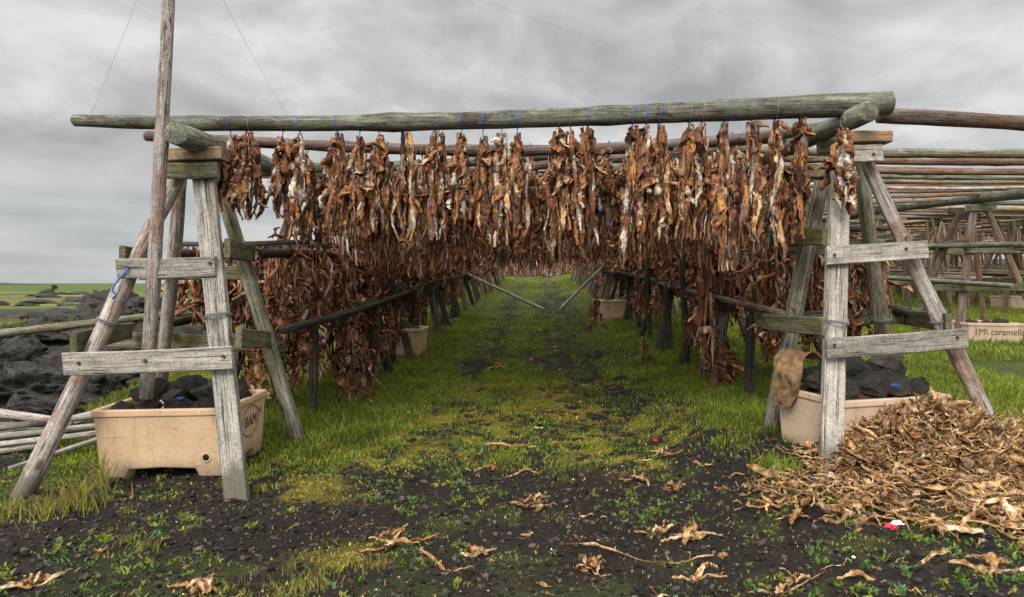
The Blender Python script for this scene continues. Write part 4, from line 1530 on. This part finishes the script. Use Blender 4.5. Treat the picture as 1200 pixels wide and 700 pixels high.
# moss and low ground cover: short broad leaves hugging the soil
X, Y = scatter(200000, -5.5, 3.5, 3.4, 11)
G, MO = soil_masks(X, Y)
keep = nrs.rand(len(X)) < MO * .9 + .03
X, Y, MO = X[keep], Y[keep], MO[keep]
mc = np.array([(.33, .30, .03), (.40, .33, .045), (.22, .25, .03), (.42, .28, .07)])[nrs.randint(0, 4, len(X))] * nrs.uniform(.6, 1.3, (len(X), 1))
blades('moss', X, Y, nrs.uniform(.012, .04, len(X)), nrs.uniform(.008, .018, len(X)), mc, nrs.uniform(.3, 1, len(X)), 'yellow green moss cushions on the dark path soil', 'moss')

# rough low lava rubble out in the left field
rb = []
bmr = bmesh.new(); bmesh.ops.create_icosphere(bmr, subdivisions=2, radius=1)
rv = np.array([v_.co[:] for v_ in bmr.verts]); rf = np.array([[v_.index for v_ in f.verts] for f in bmr.faces]); bmr.free()
for k in range(480):
    y = 14 * (110 / 14) ** nrs.rand(); x = -nrs.uniform(6 + y * .1, 10 + y * .95)
    if fbm(np.array([x * .12]), np.array([y * .15]), 61)[0] < .46: continue
    s_ = nrs.uniform(.15, .6) * (1 + y * .012)
    V = rv * (1 + nrs.uniform(-.3, .3, (len(rv), 1))) * np.array((s_ * nrs.uniform(.8, 2), s_, s_ * nrs.uniform(.3, .7)))
    rb.append((V + np.array((x, y, gz(x, y))), rf, np.tile(np.array((.028, .025, .022)) * nrs.uniform(.5, 1.8), (len(rv), 1))))
v, q, t = merge(rb)
o = np_obj('lava_rubble', v, [q], M['gravel'], None, t, False)
tag(o, 'low dark lava rubble scattered over the field on the far left', 'lava rubble', None, 'stuff')

# small weeds: rosettes of broad leaves dotted over the dark soil
wx, wy, wh, ww, wc, wl = [], [], [], [], [], []
for k in range(5600):
    x = nrs.uniform(-6, 5); y = 2.6 + 6.7 * nrs.rand() ** 1.1
    if np.hypot(x - HEAP[0], y - HEAP[1]) < 1.5: continue
    if fbm(np.array([x * 1.1]), np.array([y * 1.1]), 88)[0] < .46 + .1 * nrs.rand(): continue
    m_ = nrs.randint(8, 24); s = nrs.uniform(.018, .06)
    c0 = np.array([(.14, .23, .03), (.09, .17, .025), (.26, .27, .045), (.12, .2, .06)])[nrs.randint(4)]
    rr = np.abs(nrs.normal(0, s * .6, m_)); aa = nrs.uniform(0, 6.28, m_)
    wx += list(x + rr * np.cos(aa)); wy += list(y + rr * np.sin(aa)); wh += list(s * nrs.uniform(.4, 1.1, m_)); ww += list(nrs.uniform(.012, .026, m_))
    wc += [c0 * nrs.uniform(.6, 1.3) for _ in range(m_)]; wl += list(nrs.uniform(.3, 1.1, m_))
blades('weeds', np.array(wx), np.array(wy), np.array(wh), np.array(ww), np.array(wc), np.array(wl), 'small green weeds dotted over the black foreground soil', 'weeds')

# dry straw tufts at the front
tx, ty, th, tw_, tcx, tlx = [], [], [], [], [], []
for px_, py_, n, hh, rad in ((95, 592, 240, .30, .22), (60, 600, 160, .2, .25), (305, 578, 120, .10, .09), (360, 682, 330, .07, .28), (330, 700, 200, .06, .2), (150, 640, 60, .1, .12), (420, 660, 160, .06, .2), (265, 690, 60, .08, .1), (150, 600, 25, .12, .05), (170, 650, 60, .12, .06), (520, 520, 200, .06, .4), (900, 548, 200, .2, .18), (925, 560, 160, .22, .15), (285, 560, 80, .18, .1), (15, 600, 90, .18, .15), (120, 570, 60, .42, .12)):
    Y0 = F * (CAMZ - .0) / (py_ - CY); x0 = PX(px_, Y0)
    if px_ > 860: Y0 *= .91; x0 = PX(px_, Y0)
    rr = np.abs(nrs.normal(0, rad * .6, n)); aa = nrs.uniform(0, 6.28, n)
    tx += list(x0 + rr * np.cos(aa)); ty += list(Y0 + rr * np.sin(aa)); th += list(hh * nrs.uniform(.4, 1.1, n)); tw_ += list(nrs.uniform(.005, .010, n))
    if px_ > 860 or px_ == 285:
        tcx += list(GREEN[nrs.randint(0, 5, n)] * nrs.uniform(.7, 1.3, (n, 1)))
    else:
        cc = DRY[nrs.randint(0, 3, n)] * nrs.uniform(.7, 1.3, (n, 1)); gsel = nrs.rand(n) < .35
        cc[gsel] = GREEN[nrs.randint(0, 5, gsel.sum())]
        tcx += list(cc)
    tlx += list(nrs.uniform(.1, .8, n))
blades('dry_grass', np.array(tx), np.array(ty), np.array(th), np.array(tw_), np.array(tcx), np.array(tlx), 'yellow dry grass tufts in the foreground soil', 'grass')

# ---------------------------------------------------------------- gravel
def stones(name, n, x0, x1, y0, y1, smin, smax, cols, label, maxg=.5, seed=3):
    x = nrs.uniform(x0, x1, n); y = y0 + (y1 - y0) * nrs.rand(n) ** 1.25
    G, MO = soil_masks(x, y)
    k = (G < maxg + .3 * nrs.rand(n)) & (MO < .4)
    x, y = x[k], y[k]; n = len(x)
    bm = bmesh.new(); bmesh.ops.create_icosphere(bm, subdivisions=1, radius=1)
    bv = np.array([v_.co[:] for v_ in bm.verts]); bf = np.array([[v_.index for v_ in f.verts] for f in bm.faces]); bm.free()
    s = smin * (smax / smin) ** (nrs.rand(n) ** 1.7)
    V = bv[None] * (1 + nrs.uniform(-.45, .45, (n, len(bv), 1)))
    V = V * (s[:, None, None] * nrs.uniform(.7, 1.25, (n, 1, 3)))
    V[:, :, 2] *= .7
    a = nrs.uniform(0, 6.28, n); c, sn = np.cos(a)[:, None], np.sin(a)[:, None]
    V2 = V.copy(); V2[:, :, 0] = V[:, :, 0] * c - V[:, :, 1] * sn + x[:, None]; V2[:, :, 1] = V[:, :, 0] * sn + V[:, :, 1] * c + y[:, None]
    V2[:, :, 2] += (ground(x, y) + s * .15)[:, None]
    Fs = (np.arange(n)[:, None, None] * len(bv) + bf[None]).reshape(-1, 3)
    cc = cols[nrs.randint(0, len(cols), n)] * nrs.uniform(.6, 1.4, (n, 1))
    T = np.repeat(cc[:, None], len(bv), 1).reshape(-1, 3)
    o = np_obj(name, V2.reshape(-1, 3), [Fs], M['gravel'], None, T, False)
    tag(o, label, 'gravel', None, 'stuff')


stones('gravel', 62000, -6.5, 5.5, 2.4, 9.5, .003, .025, np.array([(.020, .016, .013), (.032, .025, .02), (.055, .043, .034), (.012, .010, .009), (.07, .050, .035), (.04, .031, .024), (.028, .021, .016), (.085, .066, .05), (.008, .007, .006), (.006, .005, .005)]), 'loose black lava gravel on the foreground soil')
stones('pale_chips', 700, -5, 5, 3.5, 14, .004, .012, np.array([(.5, .47, .42), (.35, .27, .2), (.42, .32, .2)]), 'tiny pale chips of bone and shell on the soil', .7)

# ---------------------------------------------------------------- fish scraps on the ground
SPAL = np.array([(.36, .20, .085), (.47, .285, .13), (.25, .12, .045), (.56, .42, .27), (.11, .05, .021)])
SPW = np.array([.33, .25, .2, .12, .1])


def lying(rg, L, W, curl=1.0, bend=1.5, seg=12):
    """a scrap lying flat: the hanging piece bent in the ground plane"""
    v, q, t = strip(rg, L, W, seg, 4, SPAL, SPW, .012, curl, 1.4, .010)
    s = -v[:, 2] / L
    k = rg.uniform(-bend, bend); k2 = rg.uniform(-1, 1)
    th = k * s + k2 * np.sin(s * 5) * .5
    # integrate direction
    N = 60; ss = np.linspace(0, 1, N); tt = k * ss + k2 * np.sin(ss * 5) * .5
    px_ = np.concatenate([[0], np.cumsum(np.cos(tt))[:-1]]) * L / N; py_ = np.concatenate([[0], np.cumsum(np.sin(tt))[:-1]]) * L / N
    cx = np.interp(s, ss, px_); cy = np.interp(s, ss, py_)
    off = v[:, 0]; up_ = v[:, 1]
    out = np.stack([cx - np.sin(th) * off, cy + np.cos(th) * off, up_ + .02 * np.sin(s * rg.uniform(3, 9) + rg.uniform(0, 6))], -1)
    out[:, :2] -= out[:, :2].mean(0)
    return out, q, t


scraps = [(468, 640, .42, 5, 'large curled tan fish scrap in the middle foreground', .8), (520, 665, .35, 1, 'thin tan scrap trailing right of the large curled one', .2), (560, 655, .18, 2, 'small curled scrap right of the trailing thin one', 1), (745, 655, .75, 1, 'longest straight tan fish strip right of the centre foreground', .25), (812, 632, .35, 2, 'tan strip scrap curving beside the longest strip', .6),
          (770, 628, .25, 2, 'folded tan scrap just above the longest strip', 1), (625, 597, .30, 5, 'crumpled tan scrap alone on dark soil at the centre', .7), (747, 566, .3, 2, 'ring-shaped curled fish scrap right of the centre', 3), (690, 642 + 25, .12, 2, 'small pale scrap under the longest strip', .8), (695, 672, .16, 3, 'star-shaped pale scrap below the longest strip', 1),
          (575, 552, .26, 2, 'fish head scrap with a tail on the mossy path', 1), (612, 556, .24, 1, 'grey slanting scrap beside the fish head one', .5), (600, 526, .5, 1, 'long thin pale scrap lying across the mossy path', .4), (775, 534, .34, 3, 'flat bundle of pale scrap under the red litter', .5), (824, 546, .15, 1, 'little orange scrap right of the flat bundle', .5),
          (790, 575, .14, 2, 'small scrap right of the ring-shaped one', .8), (700, 455, .42, 2, 'pale scrap further up the path', .6), (640, 463, .3, 1, 'thin pale scrap left of the one up the path', .4), (240, 692, .42, 3, 'brown scrap at the lower left bottom edge', .4), (40, 690, .3, 3, 'tan scrap in the bottom left corner', .6),
          (820, 682, .25, 2, 'grey-tan scrap at the bottom right of the longest strip', .5), (930, 690, .36, 3, 'forked scrap at the bottom edge under the heap spread', .5), (815, 632, .24, 2, 'wavy scrap left of the heap spread', .7), (1010, 680, .2, 1, 'short stick-like scrap below the heap spread', .2), (1170, 672, .4, 2, 'long bent scrap in the bottom right corner', .5),
          (1095, 655, .3, 1, 'flat tan scrap below the heap near the right edge', .4), (905, 600, .4, 3, 'torn scrap at the left tip of the heap spread', .8), (418, 494, .42, 1, 'pinkish straight scrap in the grass by the left post', .3), (680, 395, .5, 1, 'pale thin scrap far up the path', .3), (600, 400, .5, 1, 'dim scrap far up the left wheel track', .3), (120, 548 + 100, .1, 1, 'tiny scrap on soil before the left tub', .4), (585, 432, .4, 2, 'orange scrap far up the path in grass', .4)]
for i, (px_, py_, L, n, lab, bend) in enumerate(scraps):
    Y = F * CAMZ / (py_ - CY); x = PX(px_, Y)
    for _ in range(6):
        Y = F * (CAMZ - gz(x, Y)) / (py_ - CY); x = PX(px_, Y)
    rg = np.random.RandomState(3000 + i)
    parts = []
    for k in range(n + 1 if n > 1 else n):
        v, q, t = lying(rg, L * (1.35 if k == 0 else rg.uniform(.4, .9)), rg.uniform(.02, .04) if k != 1 else rg.uniform(.04, .07), 1.4, bend * 1.3, 18)
        a = rg.uniform(-.5, .5) + (2.6 if k == 2 else .9 if k else 0) + {3: -.5, 0: .3, 13: 0}.get(i, rg.uniform(-.4, .4))
        c, s = math.cos(a), math.sin(a)
        v = np.stack([v[:, 0] * c - v[:, 1] * s + rg.uniform(-.05, .05) * (k > 0), v[:, 0] * s + v[:, 1] * c + rg.uniform(-.05, .05) * (k > 0), v[:, 2] + .02 + .015 * k], -1)
        parts.append((v, q, t))
    v, q, t = merge(parts)
    g = ground(v[:, 0] + x, v[:, 1] + Y) - gz(x, Y)
    v[:, 2] += g
    o = np_obj('fish_scrap', v, [q], M['scrap'], None, t)
    o.location = (x, Y, gz(x, Y))
    tag(o, lab, 'fish scrap', 'fish scraps lying on the ground')

# the heap of fish scraps by the right tub
def heap_h(x, y):
    d = np.hypot((x - 3.42) / .98, (y - 5.85) / .75)
    z = .53 * np.clip(1 - d, 0, 1) ** .8
    d2 = np.hypot((x - 4.5) / 1.6, (y - 5.75) / 1.05)
    z = np.maximum(z, .36 * np.clip(1 - d2, 0, 1))
    d3 = np.hypot((x - 3.7) / 2.3, (y - 5.3) / 1.25)
    z = np.maximum(z, .08 * np.clip(1 - d3, 0, 1))
    return z


hp = []
hx_ = np.arange(1.3, 6.2, .07); hy_ = np.arange(3.9, 7.0, .07)
HX, HY = np.meshgrid(hx_, hy_)
hh = heap_h(HX, HY) + .05 * (fbm(HX * 7, HY * 7, 66) - .5) * sm(0.02, .1, heap_h(HX, HY))
HZ = ground(HX, HY) + hh - .03
i, j = np.meshgrid(np.arange(len(hx_) - 1), np.arange(len(hy_) - 1))
q = np.stack([j * len(hx_) + i, j * len(hx_) + i + 1, (j + 1) * len(hx_) + i + 1, (j + 1) * len(hx_) + i], -1).reshape(-1, 4)
hp.append((np.stack([HX.ravel(), HY.ravel(), HZ.ravel()], -1), q, np.tile(np.array((.075, .042, .02)), (HX.size, 1))))
PIECES = []
for k in range(40):
    rg = np.random.RandomState(4000 + k)
    PIECES.append(lying(rg, rg.uniform(.12, .48), (rg.uniform(.006, .013) if k % 2 else rg.uniform(.014, .032)) if k % 4 else rg.uniform(.05, .115), 1.5, 2.8, 11))
rg = np.random.RandomState(99)
cnt = 0
while cnt < 7500:
    x = rg.uniform(1.5, 6.0); y = rg.uniform(4.0, 6.7)
    hgt = float(heap_h(np.array([x]), np.array([y]))[0])
    d3 = math.hypot((x - 3.95) / 2.45, (y - 5.3) / 1.4)
    if d3 > 1: continue
    if hgt < .1 and rg.rand() > (1 - d3) * 1.1 * (.45 if x < 2.5 else 1) + .04: continue
    if fbm(np.array([x * 2.2]), np.array([y * 2.2]), 72)[0] < .44 and hgt < .1 and rg.rand() < .8: continue
    v, q, t = PIECES[rg.randint(len(PIECES))]
    big = rg.uniform(.55, 1.15)
    tilt = .9 if hgt > .12 else .25
    m = euler_m(rg.uniform(-tilt, tilt), rg.uniform(-tilt, tilt), rg.uniform(0, 6.28))
    vv = (v * big) @ m.T
    zz = float(ground(np.array([x]), np.array([y]))[0]) + hgt + rg.uniform(-.02, .07)
    tone = rg.uniform(.55, 1.2)
    hp.append((vv * 1.0 * np.array((1, 1, 1)) + np.array((x, y, zz)), q, t * tone))
    cnt += 1
v, q, t = merge(hp)
o = np_obj('fish_scrap_heap', v, [q], M['scrap'], None, t)
tag(o, 'large heap of tan dried fish scraps spilling over the ground at right', 'fish scraps', None, 'stuff')

# scattered little crumbs of fish across the path
cr = []
rg = np.random.RandomState(5)
for k in range(430):
    y = 3.6 + 16 * rg.rand() ** 1.8; x = rg.normal(.4, 1.6) if y < 8 else rg.normal(.2, 1.1)
    if abs(x) > 4.5: continue
    v, q, t = PIECES[rg.randint(len(PIECES))]
    s = rg.uniform(.12, .42) * (1 if y < 8 else 1.4)
    m = euler_m(rg.uniform(-.3, .3), rg.uniform(-.3, .3), rg.uniform(0, 6.28))
    cr.append(((v * s) @ m.T + np.array((x, y, gz(x, y) + .012)), q, t))
v, q, t = merge(cr)
o = np_obj('fish_crumbs', v, [q], M['scrap'], None, t)
tag(o, 'small tan crumbs of dried fish strewn over the path', 'fish scraps', None, 'stuff')

# ---------------------------------------------------------------- litter
def crumple(name, loc, s, mat, seed, label, cat):
    bm = bmesh.new(); bmesh.ops.create_icosphere(bm, subdivisions=3, radius=1)
    from mathutils import noise as mn
    for v_ in bm.verts:
        d = v_.co.normalized()
        v_.co = d * (1 + .5 * mn.cell(d * 2.2 + Vector((seed, 0, 0))) + .3 * mn.noise(d * 2 + Vector((seed, 3, 1))))
        v_.co.z *= .55; v_.co.x *= 1.5
    me = bpy.data.meshes.new(name); bm.to_mesh(me); bm.free(); me.materials.append(mat)
    o = bpy.data.objects.new(name, me); o.location = loc; o.scale = (s, s, s); o.rotation_euler = (0, 0, seed)
    link(o); tag(o, label, cat, None)
    return o


def on_ground(px_, py_, dz=0):
    Y = F * CAMZ / (py_ - CY); x = PX(px_, Y)
    for _ in range(8):
        Y = F * (CAMZ - gz(x, Y) - dz) / (py_ - CY); x = PX(px_, Y)
    return Vector((x, Y, gz(x, Y) + dz))


crumple('plastic_scrap', on_ground(768, 516, .02), .022, M['red'], 1.3, 'small red litter scrap on the path right of the centre', 'litter')
crumple('plastic_scrap', on_ground(1044, 619, .12), .022, M['red'], 2.3, 'small red litter scrap lying on the fish heap spread', 'litter')
crumple('plastic_scrap', on_ground(1052, 617, .12), .02, M['whiteplastic'], 3.1, 'small white litter scrap beside the red one on the heap', 'litter')
crumple('plastic_scrap', P(212, 467, 6.2), .018, M['blue'], 4.0, 'blue plastic scrap among the rocks of the left tub', 'litter')
crumple('plastic_scrap', P(1050, 452, 6.12), .022, M['blue'], 5.0, 'blue plastic scrap among the rocks of the right tub', 'litter')

# ---------------------------------------------------------------- horizon on the left
def ridge(name, x0, x1, y, h0, seed):
    n = 60
    xs = np.linspace(x0, x1, n); env = np.sin(np.linspace(0, math.pi, n)) ** .5
    hs = h0 * env * (.5 + fbm(xs * .03, xs * 0, seed))
    rows = []
    for f, dy in ((0, -60), (.7, -20), (1, 0), (.8, 30), (0, 80)):
        rows.append(np.stack([xs, np.full(n, y + dy), hs * f - .5], -1))
    V = np.vstack(rows)
    i, j = np.meshgrid(np.arange(n - 1), np.arange(4))
    q = np.stack([j * n + i, j * n + i + 1, (j + 1) * n + i + 1, (j + 1) * n + i], -1).reshape(-1, 4)
    o = np_obj(name, V, [q], M['ground'], None, np.tile(np.array((.045, .055, .03)), (len(V), 1)))
    tag(o, kind='structure')


ridge('hill', -900, -440, 600, 6.5, 5)


def bush(x, y, z, s, label):
    e = empty('bush', (x, y, z)); tag(e, label, 'bush')
    curve_tube('trunk', [(x, y, z - .2), (x + .05 * s, y, z + .5 * s), (x, y, z + .9 * s)], .06 * s, M['pole_dark'], e, 6)
    n = 900
    d = nrs.normal(0, 1, (n, 3)); d /= np.linalg.norm(d, axis=1)[:, None]
    rad = .75 * s * nrs.rand(n) ** .4 * (.8 + .4 * vnoise(d[:, 0] * 3 + 9, d[:, 2] * 3 + 5, 4))
    c = d * rad[:, None] * np.array((1, 1, .9)) + np.array((0, 0, .85 * s))
    u = nrs.normal(0, .09 * s, (n, 3)); w_ = nrs.normal(0, .09 * s, (n, 3))
    V = np.stack([c, c + u, c + w_], 1).reshape(-1, 3)
    T = np.repeat((np.array((.035, .06, .02)) * nrs.uniform(.5, 1.4, (n, 1)))[:, None], 3, 1).reshape(-1, 3)
    o = np_obj('crown', V, [np.arange(3 * n).reshape(-1, 3)], M['grass'], e, T, False)


bush(PX(64, 170), 170, 0, .95, 'lone dark bush on the horizon of the left field')

# ---------------------------------------------------------------- sky, sun, camera
SUN_EL, SUN_ROT = R(34), R(200)
w = bpy.data.worlds.new('World'); scene.world = w; w.use_nodes = True
nt = w.node_tree; nt.nodes.clear()
out = nd(nt, 'ShaderNodeOutputWorld'); bg = nd(nt, 'ShaderNodeBackground'); bg.inputs[1].default_value = .1
nt.links.new(bg.outputs[0], out.inputs[0])
sky = nd(nt, 'ShaderNodeTexSky', sky_type='NISHITA'); sky.sun_disc = False
sky.sun_elevation = SUN_EL; sky.sun_rotation = SUN_ROT
tc = nd(nt, 'ShaderNodeTexCoord')
sep = nd(nt, 'ShaderNodeSeparateXYZ'); nt.links.new(tc.outputs['Generated'], sep.inputs[0])


def math_(op, a, b=None, c=None):
    n = nd(nt, 'ShaderNodeMath', operation=op)
    for s, v_ in zip(n.inputs, (a, b, c)):
        if v_ is None: continue
        if hasattr(v_, 'links'): nt.links.new(v_, s)
        else: s.default_value = v_
    return n.outputs[0]


zc = math_('MAXIMUM', sep.outputs[2], 0.0)
den = math_('ADD', zc, .34)
cv = nd(nt, 'ShaderNodeCombineXYZ')
nt.links.new(math_('DIVIDE', sep.outputs[0], den), cv.inputs[0]); nt.links.new(math_('DIVIDE', sep.outputs[1], den), cv.inputs[1])
mpw = nd(nt, 'ShaderNodeMapping'); mpw.inputs['Location'].default_value = (3.1, 1.7, 0); mpw.inputs['Scale'].default_value = (1.5, 1.5, 1)
nt.links.new(cv.outputs[0], mpw.inputs[0])
warp = nd(nt, 'ShaderNodeTexNoise', Scale=.8, Detail=3)
nt.links.new(mpw.outputs[0], warp.inputs['Vector'])
n1 = nd(nt, 'ShaderNodeTexNoise', Scale=.62, Detail=7, Roughness=.52, Distortion=.35)
nt.links.new(mpw.outputs[0], n1.inputs['Vector'])
n2 = nd(nt, 'ShaderNodeTexNoise', Scale=2.1, Detail=6, Roughness=.55, Distortion=.4)
nt.links.new(mpw.outputs[0], n2.inputs['Vector'])
f = math_('MULTIPLY_ADD', n2.outputs['Fac'], .5, math_('MULTIPLY', n1.outputs['Fac'], .5))
cloud = ramp(nt, f, [(.40, (2.75, 2.76, 2.75)), (.465, (3.6, 3.58, 3.52)), (.525, (4.55, 4.5, 4.4)), (.60, (6.0, 5.9, 5.72))])
# overcast sky: brighter overhead than at the horizon
elev = ramp(nt, zc, [(0, .95), (.12, 1.0), (.42, 1.05), (.62, 2.6), (1, 3.2)])
cloud = mix(nt, 1, cloud, elev, 'MULTIPLY')
# low blue-grey layers near the horizon
lay = nd(nt, 'ShaderNodeTexNoise', Scale=1.0, Detail=5, Roughness=.5)
mpl = nd(nt, 'ShaderNodeMapping'); mpl.inputs['Scale'].default_value = (2.2, 2.2, 17)
nt.links.new(tc.outputs['Generated'], mpl.inputs[0]); nt.links.new(mpl.outputs[0], lay.inputs['Vector'])
layc = ramp(nt, lay.outputs['Fac'], [(.35, (2.9, 3.15, 3.35)), (.5, (4.2, 4.28, 4.3)), (.65, (5.3, 5.28, 5.2))])
hz = ramp(nt, zc, [(.08, 1), (.2, 0)])
cloud = mix(nt, hz, cloud, layc)
# the cloud is thinner and brighter towards the hidden sun, which stands behind the viewer
dt = nd(nt, 'ShaderNodeVectorMath', operation='DOT_PRODUCT')
nt.links.new(tc.outputs['Generated'], dt.inputs[0])
dt.inputs[1].default_value = (math.sin(SUN_ROT) * math.cos(SUN_EL), math.cos(SUN_ROT) * math.cos(SUN_EL), math.sin(SUN_EL))
glow = ramp(nt, math_('MULTIPLY_ADD', dt.outputs['Value'], .5, .5), [(.45, 1), (.75, 1.65), (1, 2.7)])
cloud = mix(nt, 1, cloud, glow, 'MULTIPLY')
mx = mix(nt, .94, sky.outputs[0], cloud)
nt.links.new(mx, bg.inputs[0])

sun = bpy.data.lights.new('sun', 'SUN'); sun.energy = 1.5; sun.angle = R(14); sun.color = (1, .96, .90)
so = bpy.data.objects.new('sun', sun); COL.objects.link(so)
az = SUN_ROT
dirv = Vector((math.sin(az) * math.cos(SUN_EL), math.cos(az) * math.cos(SUN_EL), math.sin(SUN_EL)))
so.rotation_euler = dirv.to_track_quat('Z', 'Y').to_euler()
so.location = dirv * 50

cam = bpy.data.cameras.new('camera'); co = bpy.data.objects.new('camera', cam); COL.objects.link(co)
co.location = (0, 0, CAMZ); co.rotation_euler = (R(90), 0, 0)
cam.sensor_width = 36; cam.lens = F * 36 / 1200
cam.shift_x = -(CX - 600) / 1200; cam.shift_y = (CY - 350) / 1200
cam.clip_start = .05; cam.clip_end = 20000
scene.camera = co
vs = scene.view_settings
vs.view_transform = 'Standard'; vs.look = 'None'; vs.exposure = .42; vs.gamma = 1; vs.use_curve_mapping = False
scene.cycles.use_denoising = True
scene.cycles.max_bounces = 6
print('individual fish bundles', n_ind[0], 'objects', len(bpy.data.objects))
